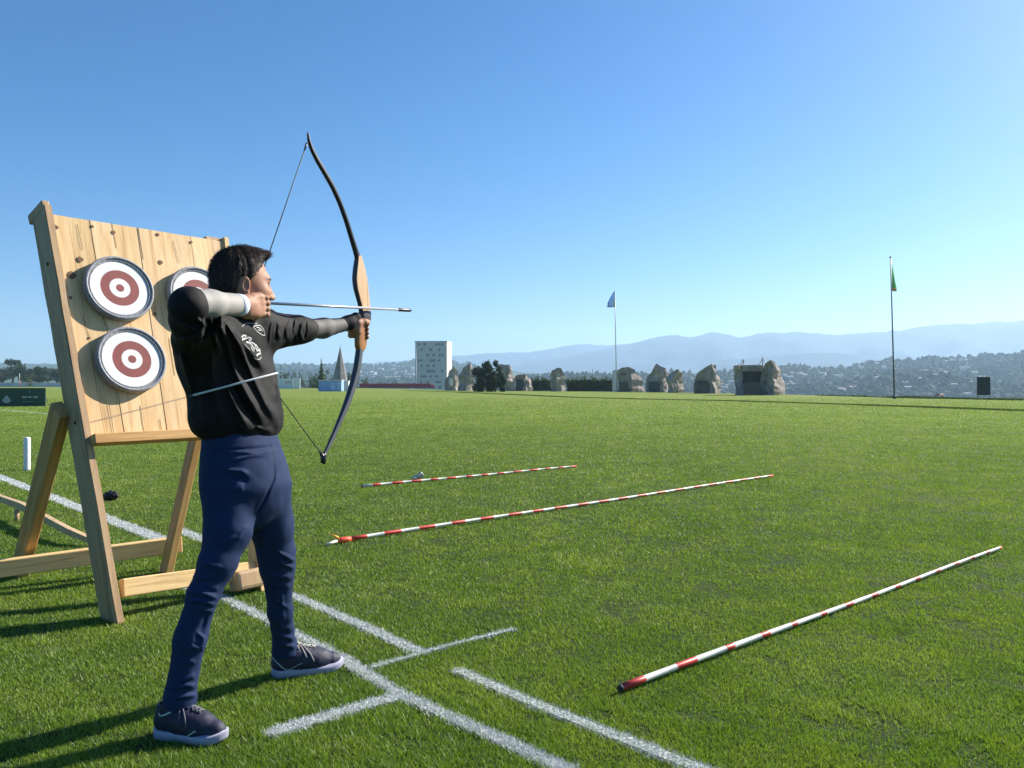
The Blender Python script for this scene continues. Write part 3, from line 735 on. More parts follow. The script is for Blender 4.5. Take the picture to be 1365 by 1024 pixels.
# ---------------------------------------------------------------- hair
def hair_field():
    f = Field(); hell(f, (-.010,0,.037), (.104,.079,.103)); hell(f, (.040,0,.112), (.062,.052,.024), .03); hell(f, (-.045,0,-.005), (.058,.066,.068), .03)
    hell(f, (.088,.012,.108), (.030,.030,.018), .02)
    n = (hf*.80-hu*.60); f._add(lambda p: (p-np.array(H(.041,0,.050),dtype=np.float32))@np.array(n,dtype=np.float32)+.006*vnoise(p,45,61), .010, 'i')
    f.half(H(-.03,0,-.072), (-hu*.93-hf*.36+hf*.0), .012)
    for s_ in (1,-1): f.ell(H(-.012,.086*s_,-.018), HX, (.024,.02,.037), .008, 's')
    def g(p):
        q = (p-np.array(H(-.04,0,.13), dtype=np.float32)); a = q@np.array(hf); b_ = q@np.array(hr); c = q@np.array(hu)
        th = np.arctan2(b_, a); rr = np.sqrt(a*a+b_*b_)
        cs, sn = a/(rr+1e-5), b_/(rr+1e-5); s1 = np.stack([cs*9, sn*9, rr*9+c*9],1).astype(np.float32); s2 = np.stack([cs*22, sn*22, rr*14+c*12],1).astype(np.float32)
        return -.0030*vnoise(s1, 1.0, 11)-.0022*vnoise(s2, 1.0, 12)
    return f.disp(g)
m_hair, nt, b = new_mat('hair'); v = coord(nt)
L(nt, ramp(nt, noise(nt, v, 120, 3, .6), [(.3,(.014,.0095,.007)),(.7,(.070,.046,.031))]), b.inputs['Base Color']); b.inputs['Roughness'].default_value = .55; b.inputs['Specular IOR Level'].default_value = .28
hfld = hair_field(); c0 = H(0,0,.03); me = sdf_mesh('hair', hfld, c0-Vector((.2,.2,.18)), c0+Vector((.2,.2,.18)), .0034*RES)
hv = np.empty(len(me.vertices)*3); me.vertices.foreach_get('co', hv); hv = hv.reshape(-1,3); hn = np.empty(len(me.vertices)*3); me.vertices.foreach_get('normal', hn); hn = hn.reshape(-1,3)
# loose strands over the shell
ns = 15000; idx = RNG.integers(0, len(hv), ns); p0 = hv[idx]; n0 = hn[idx]; crown = np.array(H(-.05,.0,.16))
t_ = p0-crown; t_ = t_ - (t_*n0).sum(1)[:,None]*n0
front = np.clip(((p0-np.array(HO))@np.array(hf))/.1, 0, 1)[:,None]; t_ = t_/(np.linalg.norm(t_,axis=1)[:,None]+1e-6) + front*np.array(hf)*.6
t_ += RNG.normal(0,.24,(ns,3)); t_ -= (t_*n0).sum(1)[:,None]*n0; t_ /= np.linalg.norm(t_,axis=1)[:,None]+1e-6
t_ += n0*np.abs(RNG.normal(0,.10,(ns,1)))
s_ = np.cross(n0, t_); ln = (.013+.020*RNG.random(ns))[:,None]; wd_ = (.0004+.0006*RNG.random(ns))[:,None]; lift = (.0008+.0052*RNG.random(ns))[:,None]
n_np = np.array(hf*.80-hu*.60); tip0 = p0+t_*ln
over = (tip0-np.array(H(.041,0,.050)))@n_np; cz = ((tip0-np.array(HO))@np.array(hu)); keep_ = (over < .003) | (cz > .098)
for e_ in (1,-1):
    ec = np.array(H(-.012,.080*e_,-.016)); keep_ &= (np.linalg.norm(p0-ec,axis=1) > .036) & (np.linalg.norm(tip0-ec,axis=1) > .034)
p0,n0,t_,s_,ln,wd_,lift = [q[keep_] for q in (p0,n0,t_,s_,ln,wd_,lift)]; ns = len(p0)
a0 = p0-n0*.001; mid_ = p0+t_*ln*.55+n0*lift; tip_ = p0+t_*ln+n0*(lift*.6-.001)
SV = np.stack([a0-s_*wd_, a0+s_*wd_, mid_-s_*wd_*.8, mid_+s_*wd_*.8, tip_], 1).reshape(-1,3)
k5 = np.arange(ns)*5; base = len(hv)
bmh = bmesh.new(); bmh.from_mesh(me); bmh.to_mesh(me); bmh.free()
me2 = bpy.data.meshes.new('strands'); F = [(int(k),int(k+1),int(k+3),int(k+2)) for k in k5]+[(int(k+2),int(k+3),int(k+4)) for k in k5]
me2.from_pydata(SV.tolist(), [], F); smooth(me2)
bmh = bmesh.new(); bmh.from_mesh(me); bmh.from_mesh(me2); bmh.to_mesh(me); bmh.free(); smooth(me)
hair = link('hair', me, m_hair, person); tag(hair, 'short dark brown hair brushed forward')
# ---------------------------------------------------------------- face details
m_brow = simple('brow_hair', (.018,.012,.009), .6, .2); m_lip = simple('lip', (.36,.12,.10), .45, .1); m_eye = simple('eye_white', (.36,.34,.32), .3, .05)
for s_ in (1,-1):
    c = H(.081,.034*s_,-.003); bm = bmesh.new(); bmesh.ops.create_uvsphere(bm, u_segments=20, v_segments=14, radius=.0108); bmesh.ops.translate(bm, verts=bm.verts, vec=c)
    ey = link('eye', bm_mesh('eye', bm, True), m_eye, person)
    bm = bmesh.new(); bmesh.ops.create_uvsphere(bm, u_segments=16, v_segments=10, radius=.0064); bmesh.ops.translate(bm, verts=bm.verts, vec=c+hf*.0060)
    link('iris', bm_mesh('iris', bm, True), simple('iris', (.03,.015,.008), .1), ey)
def near_strip(name, pts, wds, mat, parent, off=.001):
    V = []; F = []; Ps = []
    for p in pts:
        q, n_, i_, d_ = skin_tree.find_nearest(p); Ps.append((q, n_))
    for i,(p,n_) in enumerate(Ps):
        t_ = (Ps[min(i+1,len(Ps)-1)][0]-Ps[max(i-1,0)][0]).normalized(); s_ = n_.cross(t_).normalized()*wds[i]/2; V += [p-s_+n_*off*.3, p+n_*off*2, p+s_+n_*off*.3]
    for i in range(len(Ps)-1): a = 3*i; F += [(a,a+1,a+4,a+3),(a+1,a+2,a+5,a+4)]
    return link(name, mesh_py(name, V, F, True), mat, parent)
for s_ in (1,-1):
    near_strip('eyebrow', [H(.085,.056*s_,.020), H(.096,.042*s_,.026), H(.104,.028*s_,.025), H(.108,.014*s_,.020)], [.004,.009,.010,.006], m_brow, person, .0016)
    near_strip('eyelid', [H(.080,.050*s_,-.003), H(.094,.040*s_,.004), H(.098,.030*s_,.004), H(.096,.020*s_,-.002)], [.003,.005,.005,.003], m_brow, person, .0012)
near_strip('lips', [H(.094,.022,-.074), H(.106,.010,-.068), H(.108,0,-.069), H(.106,-.010,-.068), H(.094,-.022,-.074)], [.004,.009,.009,.009,.004], m_lip, person, .0008)
near_strip('lips', [H(.093,.018,-.079), H(.104,.008,-.080), H(.105,0,-.081), H(.104,-.008,-.080), H(.093,-.018,-.079)], [.004,.009,.010,.009,.004], m_lip, person, .0008)
# ---------------------------------------------------------------- trousers
T_ = Field()
T_.loft([zrow(572,320,2.85,.150,.108), zrow(586,321,2.85,.160,.116), zrow(612,325,2.85,.176,.132), zrow(648,329,2.85,.184,.146), zrow(675,330,2.86,.160,.125), zrow(692,331,2.86,.12,.09), zrow(706,331,2.86,.07,.05)], L_h, F_h)
T_.chain(legR+[anR-UP*.035+Vector((-.002,0,0))], rR+[.051], .022).chain(legL+[anL-UP*.025], rL+[.050], .022)
zR, zL = anR.z-.045, anL.z-.035
def cut_hem(p):
    left = (p[:,1] > 2.9); return np.where(left, zL, zR)-p[:,2]
T_._add(cut_hem, .006, 'i')
for pts, dm, am, w_ in [([(250,788),(272,792),(293,799)],2.75,.007,4),([(252,800),(274,803),(290,808)],2.75,.006,3.5),([(268,778),(294,787)],2.75,.003,4),([(262,812),(288,816)],2.75,.004,4),
    ([(276,818),(268,840),(262,858)],2.75,-.005,5),([(262,842),(272,852),(268,870)],2.75,.005,4),([(228,920),(248,914),(264,916)],2.75,.006,4),([(232,932),(250,928),(264,926)],2.75,.006,3.5),([(240,908),(262,900)],2.75,.005,4),
    ([(370,736),(382,742),(394,750)],3.1,.006,3.5),([(372,750),(384,755),(394,758)],3.1,.006,3.5),([(356,764),(374,770),(392,770)],3.1,.005,4),([(362,780),(388,782)],3.1,.004,4),
    ([(366,842),(380,850),(394,852)],3.25,.006,3.5),([(368,856),(384,862),(396,862)],3.25,.006,3.5),([(364,825),(378,838),(392,838)],3.25,.004,4),([(376,790),(377,830)],3.2,.004,3),
    ([(310,602),(340,604),(366,600)],2.9,.004,3),([(308,614),(334,608),(358,606)],2.9,.004,3),([(300,626),(322,628),(333,634)],2.9,.007,3.5),([(306,636),(322,640),(332,641)],2.9,-.006,4),([(308,652),(326,650)],2.9,.004,5),
    ([(262,740),(276,752),(300,758)],2.75,.004,3),([(256,768),(270,772),(284,768)],2.75,.004,3),([(296,690),(280,730),(268,770)],2.75,.004,6),([(246,870),(256,862),(268,866)],2.75,.004,3),([(240,890),(254,882),(262,884)],2.75,.004,3),([(350,710),(356,740),(360,768)],3.1,.004,4),([(366,800),(386,812)],3.2,.004,3),([(330,700),(318,716),(300,722)],2.8,.004,4),([(274,598),(300,600),(330,599),(374,596)],2.95,-.004,2.5),([(340,688),(352,668),(364,640),(367,615)],2.95,-.005,2.5)]:
    T_.disp(fold(pts, dm, am*1.35, w_*.8))
T_.disp(lambda p: .0016*vnoise(p, 30, 21)+.003*vnoise(p*np.array([1,1,.6],dtype=np.float32), 11, 22))
m_nav, nt, b = new_mat('navy_cloth'); v = coord(nt)
L(nt, ramp(nt, noise(nt, v, 500, 2, .6), [(.3,(.007,.0165,.052)),(.7,(.016,.034,.098))]), b.inputs['Base Color']); b.inputs['Roughness'].default_value = .8; b.inputs['Specular IOR Level'].default_value = .22
b.inputs['Sheen Weight'].default_value = .0; bump(nt, b, noise(nt, v, 420, 2, .6), .15, .001)
me = sdf_mesh('trousers', T_, (-1.32,2.5,.0), (-.6,3.3,1.06), .0045*RES); tr_tree = bvh_of(me, None)
tro = link('trousers', me, m_nav, person)
m_seam = simple('dark_seam', (.006,.009,.022), .8); m_trim = simple('silver_trim', (.50,.52,.56), .5, .1)
drape_obj('seam', tr_tree, [([(361,590),(362,597),(366,608),(366,622),(362,640),(354,657),(345,672),(338,688)], .0025)], m_seam, tro, .0006)
for st_ in [([(303,603),(299,616),(292,630),(286,640)], .0022),([(276,600),(300,602.5),(330,601.5),(358,599.5)], .0016)]: drape_obj('seam', tr_tree, [st_], m_seam, tro, .0005)
# ---------------------------------------------------------------- sweatshirt
S_ = Field()
S_.loft([zrow(583,319,2.85,.152,.112), zrow(578,318,2.85,.168,.120), zrow(571,317,2.85,.183,.132), zrow(556,316,2.85,.190,.140), zrow(530,314,2.845,.186,.138), zrow(500,307,2.84,.194,.138), zrow(470,299,2.84,.198,.138), zrow(445,299,2.84,.190,.124), zrow(430,306,2.84,.155,.098), zrow(420,316,2.84,.10,.085)], L_t, F_t)
S_.chain([P(316,424,2.83), shR, elR.lerp(shR,.35), elR], [.080,.076,.060,.046], .05)
S_.cone(elR, elR.lerp(wrR,.12), .047, .047, .02)
S_.chain([P(258,424,2.50), P(282,436,2.62), P(306,446,2.74)], [.046,.060,.085], .06)
S_.chain([P(253,412,2.455), P(257,430,2.51), P(262,456,2.62), P(274,486,2.74)], [.047,.053,.064,.082], .05)
S_.chain([P(320,428,2.84), shL, P(378,441,3.03), P(398,440,3.08), P(410,439.5,3.12)], [.080,.072,.055,.047,.045], .05)
S_.cone(P(300,470,2.80)-F_t*.0, P(276,436,2.70), .10, .07, .06)
S_.cone(H(-.02,0,-.098), P(323,424,2.84), .070, .080, .025)                           # collar
S_.cone(H(-.01,0,-.055), H(-.018,0,-.125), .061, .063, .008, 's')
S_._add(lambda p: -(((p-np.array(elR.lerp(wrR,.10),dtype=np.float32))@np.array((wrR-elR).normalized(),dtype=np.float32)*-1) - 0.0) + np.where(np.linalg.norm(p-np.array(elR),axis=1) < .12, 0, -9).astype(np.float32), .006, 'i')
FOLDS = [([(280,418),(286,445),(293,473)],.006,3.5),([(288,418),(303,458),(318,504),(331,530),(352,566)],.013,6),([(300,428),(320,462),(340,506),(356,540),(371,566)],.012,5.5),([(307,432),(324,458),(345,482),(356,498)],.007,5),([(302,516),(316,545),(333,575)],.010,6),
   ([(240,470),(248,498),(258,526)],.008,4),([(272,424),(268,446),(258,470)],.006,4),([(283,470),(282,500),(290,540),(300,572)],.005,7),([(266,500),(270,540),(278,572)],.006,6),
   ([(236,428),(252,440),(268,440)],.006,4),([(240,452),(256,452),(274,442)],.006,4),([(262,424),(276,436)],.005,3),([(296,440),(310,480),(326,510)],-.007,4),([(312,508),(330,540),(345,572)],-.008,5),([(326,470),(345,512),(362,550)],-.006,5),
   ([(310,560),(318,566),(326,574)],.004,3),([(340,568),(352,574),(366,574)],.004,4),([(364,460),(369,500),(374,540)],.004,4)]
for pts, am, w_ in FOLDS: S_.disp(fold(pts, 2.88, am*2.1, w_*.8))
for i, x in enumerate([362,367,372,378,384,389,393,397,402,407]):                        # rucked sleeve at the left elbow
    S_.disp(fold([(x+1+(i*7)%3,425+(i*5)%6),(x-2+3*(i%2),442),(x+3*(i%3)-3,460-(i*3)%7)], 3.3, (.0036,-.0042,.0026,-.003)[i%4], 1.2+.35*(i%3)))
S_.disp(fold([(258,574),(290,578),(330,577),(371,572)], 3.1, -.004, 2.2))
S_.disp(lambda p: .0045*vnoise(p*np.array([1,1,.5],dtype=np.float32), 9, 31)+.0018*vnoise(p, 32, 32))
m_blk, nt, b = new_mat('black_cloth_knit'); v = coord(nt)
L(nt, ramp(nt, noise(nt, v, 420, 2, .6), [(.3,(.0035,.0035,.004)),(.7,(.008,.008,.0085))]), b.inputs['Base Color']); b.inputs['Roughness'].default_value = .75; b.inputs['Specular IOR Level'].default_value = .28
bump(nt, b, noise(nt, v, 380, 2, .6), .2, .001)
me = sdf_mesh('sweatshirt', S_, (-1.32,2.34,.93), (-.7,3.25,1.56), .0042*RES); sw_tree = bvh_of(me, None)
sw = link('sweatshirt', me, m_blk, person)
# printed emblem on the chest
m_print = simple('print_grey', (.50,.50,.50), .7, .25, 200)
Z3 = lambda pts: [(220+x*.1758, 420+y*.1758) for x, y in pts]
EM = [([(666,92),(690,78),(722,80),(745,108),(756,155),(735,152),(700,128),(672,98)],.0028),([(690,92),(715,98),(738,122)],.0035),([(704,112),(722,118)],.004),([(600,70),(630,62),(668,66),(700,62)],.0015),([(580,90),(600,72)],.0015),
      ([(578,172),(590,156),(612,158),(606,178),(588,184),(584,196)],.006),([(606,184),(628,170),(650,176),(652,190),(630,190)],.005),([(612,204),(640,214),(660,236),(676,262)],.007),([(632,204),(662,212),(690,232),(706,258)],.006),
      ([(650,240),(658,262),(672,276)],.005),([(676,232),(684,250),(700,270)],.006),([(690,272),(712,268),(722,290),(700,300),(692,312)],.006),([(712,252),(722,274)],.004),([(668,318),(690,336),(712,338),(728,322),(724,296)],.002),([(600,216),(616,240),(640,262)],.002)]
drape_obj('emblem', sw_tree, [(Z3(p_), w_) for p_, w_ in EM], m_print, sw, .0012)
# ---------------------------------------------------------------- grey sleeves, cuff, wrist guard
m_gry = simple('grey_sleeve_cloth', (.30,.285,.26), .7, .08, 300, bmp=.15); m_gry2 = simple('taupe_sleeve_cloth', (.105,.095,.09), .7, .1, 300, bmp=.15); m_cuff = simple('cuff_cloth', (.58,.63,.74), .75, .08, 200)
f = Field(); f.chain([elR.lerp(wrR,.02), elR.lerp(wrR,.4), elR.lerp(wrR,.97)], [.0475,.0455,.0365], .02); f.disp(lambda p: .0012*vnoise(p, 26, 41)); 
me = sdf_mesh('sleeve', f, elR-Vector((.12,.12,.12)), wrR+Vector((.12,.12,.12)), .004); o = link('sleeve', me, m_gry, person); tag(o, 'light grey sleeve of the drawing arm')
hdw = (wrR-elR).normalized()
def band(name, A, B, ra, rb, mat, th=.0):
    return link(name, tube_mesh(name, [A, A.lerp(B,.1), A.lerp(B,.5), A.lerp(B,.9), B], [ra-.003, ra, (ra+rb)/2+.0008, rb, rb-.003], 28), mat, person)
o = band('cuff', elR.lerp(wrR,.88), elR.lerp(wrR,1.01), .0395, .0375, m_cuff)
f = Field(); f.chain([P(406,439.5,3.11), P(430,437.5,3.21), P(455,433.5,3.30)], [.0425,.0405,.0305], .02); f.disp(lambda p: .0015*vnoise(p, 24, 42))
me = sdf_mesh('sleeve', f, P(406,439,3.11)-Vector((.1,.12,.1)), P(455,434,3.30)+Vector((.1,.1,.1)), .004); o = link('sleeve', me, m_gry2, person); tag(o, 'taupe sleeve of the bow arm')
f = Field(); f.chain([P(453,434,3.295), P(465,430,3.335), P(474,424,3.36)], [.0305,.0295,.024], .015); f.disp(lambda p: .0015*vnoise(p, 40, 43))
me = sdf_mesh('wrist_guard', f, P(453,434,3.295)-Vector((.1,.1,.1)), P(474,424,3.36)+Vector((.1,.1,.1)), .004); link('wrist_guard', me, simple('guard_black', (.008,.008,.014), .75, .2, spec=.25), person)
band('strap', P(463,431.5,3.33)-Vector((.006,0,0)), P(463,431.5,3.33)+Vector((.008,.004,-.002)), .0325, .0325, simple('strap_grey', (.42,.43,.46), .6))
# ---------------------------------------------------------------- shoes
m_sh, nt, b = new_mat('shoe_mesh'); v = coord(nt); L(nt, ramp(nt, noise(nt, v, 260, 3, .6), [(.3,(.006,.0075,.024)),(.7,(.017,.019,.050))]), b.inputs['Base Color']); b.inputs['Roughness'].default_value = .65
bump(nt, b, noise(nt, v, 400, 2), .3, .001)
m_sole = simple('sole_rubber', (.30,.30,.40), .55, .06, 40); m_lace = simple('lace', (.10,.10,.12), .7, .4, 200); m_lace2 = simple('lace_pale', (.36,.34,.32), .7, .3, 200)
def shoe(hl, to, lab, side):
    t = (to-hl).normalized(); Ls = (to-hl).length; s_ = UP.cross(t)
    def S(a, b_, c): return hl + t*(a*Ls) + s_*b_ + UP*c
    f = Field(); K = Ls/.27
    f.chain([S(.15,0,.058), S(.42,0,.056), S(.62,.003,.046), S(.82,.004,.037)], [.037*K,.042*K,.043*K,.033*K], .03)
    f.cone(S(.16,0,.062), S(.19,0,.108), .036*K, .040*K, .03).cone(S(.22,0,.100), S(.50,0,.066), .034*K, .028*K, .03)
    f.cone(S(.86,.003,.034), S(.885,.003,.034), .026*K, .022*K, .02)
    f.cone(S(.19,0,.10), S(.185,0,.17), .031*K, .034*K, .008, 's')
    f.half(S(0,0,.016), (0,0,-1), .006); f.half(S(.18,0,.125), (-t*.25+UP).normalized(), .006)
    f.disp(lambda p: .0012*vnoise(p, 60, 51))
    me = sdf_mesh('shoe', f, (hl+to)/2-Vector((.22,.22,.03)), (hl+to)/2+Vector((.22,.22,.2)), .0038); tree = bvh_of(me, None)
    o = link('shoe', me, m_sh, person)
    prof = [(0,.0),(.02,.028),(.08,.041),(.2,.045),(.4,.045),(.6,.050),(.75,.052),(.87,.046),(.95,.032),(1.0,.010)]
    outl = [(a, b_+.003) for a, b_ in prof]+[(a, -b_+.003) for a, b_ in prof[::-1]]
    bm = bmesh.new(); rings = []
    for zf, sc in ((.001,.95),(.006,1.0),(.026,1.02),(.036,.99),(.038,.93)):
        ring = []
        for a, b_ in outl:
            spring = .016*max(0,(a-.72)/.28)**2 + .006*max(0,(.1-a)/.1)**2; thick = zf*(.92-.20*a)
            ring.append(bm.verts.new(hl+t*((a-.5)*Ls*(.985+.015*sc)*1.0+.5*Ls)+s_*(b_*sc*K)+UP*(thick+spring)))
        rings.append(ring)
    n_ = len(outl)
    for a_, b_ in zip(rings, rings[1:]):
        for k in range(n_): bm.faces.new((a_[k],a_[(k+1)%n_],b_[(k+1)%n_],b_[k]))
    bm.faces.new(rings[0][::-1]); bm.faces.new(rings[-1]); bmesh.ops.remove_doubles(bm, verts=bm.verts, dist=.0005)
    sm_ = bm_mesh('sole', bm, True); link('sole', sm_, m_sole, o)
    def lace(pts, r, mat, name='laces'):
        Ps = []
        for q in pts:
            h = tree.find_nearest(S(*q)); Ps.append(h[0]+h[1]*r*.9)
        return tube_mesh(name, Ps, r, 7)
    bm = bmesh.new()
    for i in range(5):
        a = .33+(.08 if side < 0 else 0)+.062*i; w_ = .022
        for pts in ([(a,-w_,.13),(a+.02,0,.15),(a+.05,w_,.13)],[(a+.05,-w_,.13),(a+.03,0,.155),(a,w_,.13)]): bm.from_mesh(lace(pts, .0028, m_lace))
    for pts in ([(.42,0,.16),(.46,-.03,.13),(.52,-.045,.09),(.56,-.046,.06)],[(.36,0,.16),(.42,-.035,.12),(.46,-.05,.08)],[(.36,0,.16),(.45,.03,.13),(.55,.04,.08)],[(.35,0,.16),(.40,-.02,.145),(.37,-.045,.12),(.34,-.02,.145)]): bm.from_mesh(lace(pts, .0026, m_lace))
    lc = link('laces', bm_mesh('laces', bm, True), m_lace if side < 0 else m_lace2, o)
    return o, tree
oR, tR = shoe(hlR, toR, 'near', -1); oL, tL = shoe(hlL, toL, 'far', 1)
def z4(pts): return [(190+x*280/1365, 830+y*280/1365) for x, y in pts]
for st_ in [(z4([(108,585),(112,605),(140,602),(175,585),(212,572)]), .005),(z4([(250,768),(290,738),(345,705)]), .004)]: drape_obj('trim', tR, [st_], m_trim, oR)
for st_ in [(z4([(846,228),(870,255),(905,290),(945,310),(965,298)]), .0035),(z4([(965,300),(1010,275),(1040,262)]), .002)]: drape_obj('trim', tL, [st_], m_trim, oL)
for st_ in [(z4([(212,690),(260,672),(300,640),(330,600)]), .002),(z4([(345,700),(400,690),(450,660),(470,640)]), .002),(z4([(140,660),(190,690),(245,768)]), .002)]: drape_obj('seam', tR, [st_], m_seam, oR)
for st_ in [(z4([(1150,315),(1185,290),(1200,262)]), .002),(z4([(1040,325),(1075,290),(1090,250)]), .002)]: drape_obj('seam', tL, [st_], m_seam, oL)
# ================================================================ bow, arrow
m_bw = wood('bow_wood', (.68,.46,.27), (.60,.38,.21), (.36,.19,.09), grain=1.4, rough=.35, darkamt=.5); m_grip = wood('grip_wood', (.44,.21,.08), (.36,.155,.05), (.19,.075,.025), grain=1.6, rough=.3)
m_limb = simple('limb_black', (.022,.020,.024), .35, .25, 60); m_limb2 = simple('limb_grey', (.075,.08,.095), .4, .12, 60); m_str = simple('bow_string', (.02,.02,.022), .6)
GP = P(483,415,3.40); nB = ab.cross(UP).normalized()
def BP(px, py): return onplane(px, py, GP, nB)
bow = thing('recurve_bow', 'wooden recurve bow with black upper limb, held at full draw by the archer', 'bow', Vector((GP.x,GP.y,GP.z)))
def sweep(name, rows, mat, parent, e=.55, flat=False):
    """rows: px, py, half width in photo px across the bow, thickness m"""
    rows = np.array(rows, float); u_ = np.linspace(0, len(rows)-1, (len(rows)-1)*4+1); rows = np.stack([np.interp(u_, np.arange(len(rows)), rows[:,c]) for c in range(4)],1); rows[1:-1] = (rows[:-2]+rows[1:-1]*2+rows[2:])/4
    pts = [BP(r[0], r[1]) for r in rows]; bm = bmesh.new(); rings = []
    for i, p_ in enumerate(pts):
        t_ = (pts[min(i+1,len(pts)-1)]-pts[max(i-1,0)]).normalized(); x = nB; y = t_.cross(x).normalized()
        hw = rows[i][2]*p_.y/FPX/max(.35,abs(y.dot(Vector((.98,.2,0)))))*1.0; ht = rows[i][3]/2
        ring = []
        for k in range(16):
            a_ = 2*math.pi*k/16; ca, sa = math.cos(a_), math.sin(a_)
            ring.append(bm.verts.new(p_+y*hw*math.copysign(abs(ca)**e,ca)+x*ht*math.copysign(abs(sa)**e,sa)))
        rings.append(ring)
    for a_, b_ in zip(rings, rings[1:]):
        for k in range(16): bm.faces.new((a_[k],a_[(k+1)%16],b_[(k+1)%16],b_[k]))
    bm.faces.new(rings[0][::-1]); bm.faces.new(rings[-1]); return link(name, bm_mesh(name, bm, not flat), mat, parent)
limbU = [(410.5,177,.5,.008),(411.5,186,1.0,.012),(415,198,1.1,.015),(422,212,1.1,.016),(432,229,1.1,.017),(443,248,1.2,.018),(453,270,1.2,.019),(462,295,1.3,.020),(469,318,1.4,.021),(474,334,1.6,.022),(477.5,346,2.2,.022)]
limbL = [(479.5,462,2.6,.026),(477.8,478,2.6,.028),(474.8,496,2.5,.028),(470.3,514,2.4,.027),(463.8,534,2.1,.025),(455.6,555,1.8,.021),(447,575,1.5,.017),(439,592,1.2,.014),(433,605,1.0,.012),(430.5,613,.9,.011)]
o = sweep('limb', limbU, m_limb, bow); tag(o, 'black upper limb'); o = sweep('limb', limbL, m_limb2, bow); tag(o, 'grey lower limb')
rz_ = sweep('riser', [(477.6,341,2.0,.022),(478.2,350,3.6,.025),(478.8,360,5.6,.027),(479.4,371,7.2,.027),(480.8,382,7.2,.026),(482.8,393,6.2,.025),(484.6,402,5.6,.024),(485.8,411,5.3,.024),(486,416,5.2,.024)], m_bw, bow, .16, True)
ris = rz_; ris.data.materials.append(simple('riser_painted_shade', (.045,.045,.055), .5, .2, 30))
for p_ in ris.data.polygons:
    if p_.normal.dot(-ab) > .6: p_.material_index = 1  # shade painted on: riser faces turned from the sun get the dark colour
sweep('arrow_shelf', [(486,414,5.6,.026),(486.3,418,6.4,.034),(486,424,6.2,.034),(484.6,430,4.6,.028)], simple('shelf_dark', (.05,.04,.045), .4, .4, 80), bow)
sweep('grip', [(484,428,4.2,.026),(482.5,436,5.6,.028),(481.5,446,6.4,.030),(480.8,456,6.2,.030),(480,463,5.2,.028),(479.6,468,3.2,.024)], m_grip, bow)
hit = sw_tree.ray_cast(Vector((0,0,CAMH)), ray(359,505).normalized())
tipU = BP(409,191); tipL = BP(431,609); 
SN = P(336,404,2.865); cpt = P(366,520,2.86)
# the string lies on the cloth of the chest where it crosses it
f = tube_mesh('string', [tipU, tipU.lerp(SN,.5), SN, P(342,440,2.90), P(353,488,2.87), cpt, cpt.lerp(tipL,.5), tipL], .0022, 8); link('string', f, m_str, bow)
link('string_loop', tube_mesh('string_loop', [tipL.lerp(cpt,.07), tipL, tipL-UP*.008, tipL-UP*.03+Vector((.004,0,0))], [.005,.011,.013,.006], 10), m_limb, bow)
link('string_loop', tube_mesh('string_loop', [BP(432,602), tipL+Vector((.006,0,.004)), BP(428.5,617)], [.006,.009,.006], 10), m_limb, bow)
link('string_loop', tube_mesh('string_loop', [tipU, tipU.lerp(SN,.05)], [.005,.003], 8), m_limb, bow)
A0 = NOCK; cross = BP(488,411.5)+nB*.030; dA = (cross-A0).normalized()
# length: where the photo shows the point
lo_, hi_ = .5, 2.0
for _ in range(40):
    m_ = (lo_+hi_)/2; q = A0+dA*m_
    if CX+q.x/q.y*FPX < 547.5: lo_ = m_
    else: hi_ = m_
LA = lo_; m_sh_ = simple('arrow_silver', (.50,.50,.52), .3, .08, 60, metal=.6)
arr = thing('arrow', 'long silver arrow nocked on the drawn bow, pointing out past the wooden handle', 'arrow', A0)
link('shaft', tube_mesh('shaft', [A0+dA*.01, A0+dA*(LA-.10)], [.0056,.0056], 12), m_sh_, arr)
link('arrow_point', tube_mesh('arrow_point', [A0+dA*(LA-.105), A0+dA*(LA-.10), A0+dA*(LA-.012), A0+dA*LA], [.0058,.0085,.0085,.006], 12), simple('point_dark', (.055,.055,.06), .4, .5, 250, metal=.6), arr)
link('nock', tube_mesh('nock', [A0-dA*.012, A0+dA*.02], [.006,.006], 10), m_limb, arr)
# second, loose shaft resting across the sweatshirt
def surf(px, py):
    h = sw_tree.ray_cast(Vector((0,0,CAMH)), ray(px, py).normalized()); return h[0].y if h[0] is not None else 9
best = None
for da in np.linspace(2.45,2.85,41):
    for db in np.linspace(2.45,2.85,41):
        ok = True; gap = 0
        for t in np.linspace(.03,.88,14):
            px = 258+112*t; py = 527-30*t; inv = (1-t)/da+t/db; d_ = 1/inv; s = surf(px, py)
            if d_ > s-.004: ok = False; break
            if s < 5: gap += s-d_
        if ok and (best is None or gap < best[0]): best = (gap, da, db)
da, db = (best[1], best[2]) if best else (2.6,2.6)
a_, b_ = P(256,527.5,da), P(370.5,497,db); c = (a_+b_)/2
lo2 = thing('arrow', 'short pale arrow shaft lying across the front of the black sweatshirt', 'arrow', c)
m_pale = simple('arrow_pale', (.74,.74,.75), .4, .06, 60)
link('shaft', tube_mesh('shaft', [a_, b_], [.0038,.0032], 10), m_pale, lo2); link('nock', tube_mesh('nock', [a_-(b_-a_)*.03, a_+(b_-a_)*.01], [.0042,.0042], 10), m_limb2, lo2)
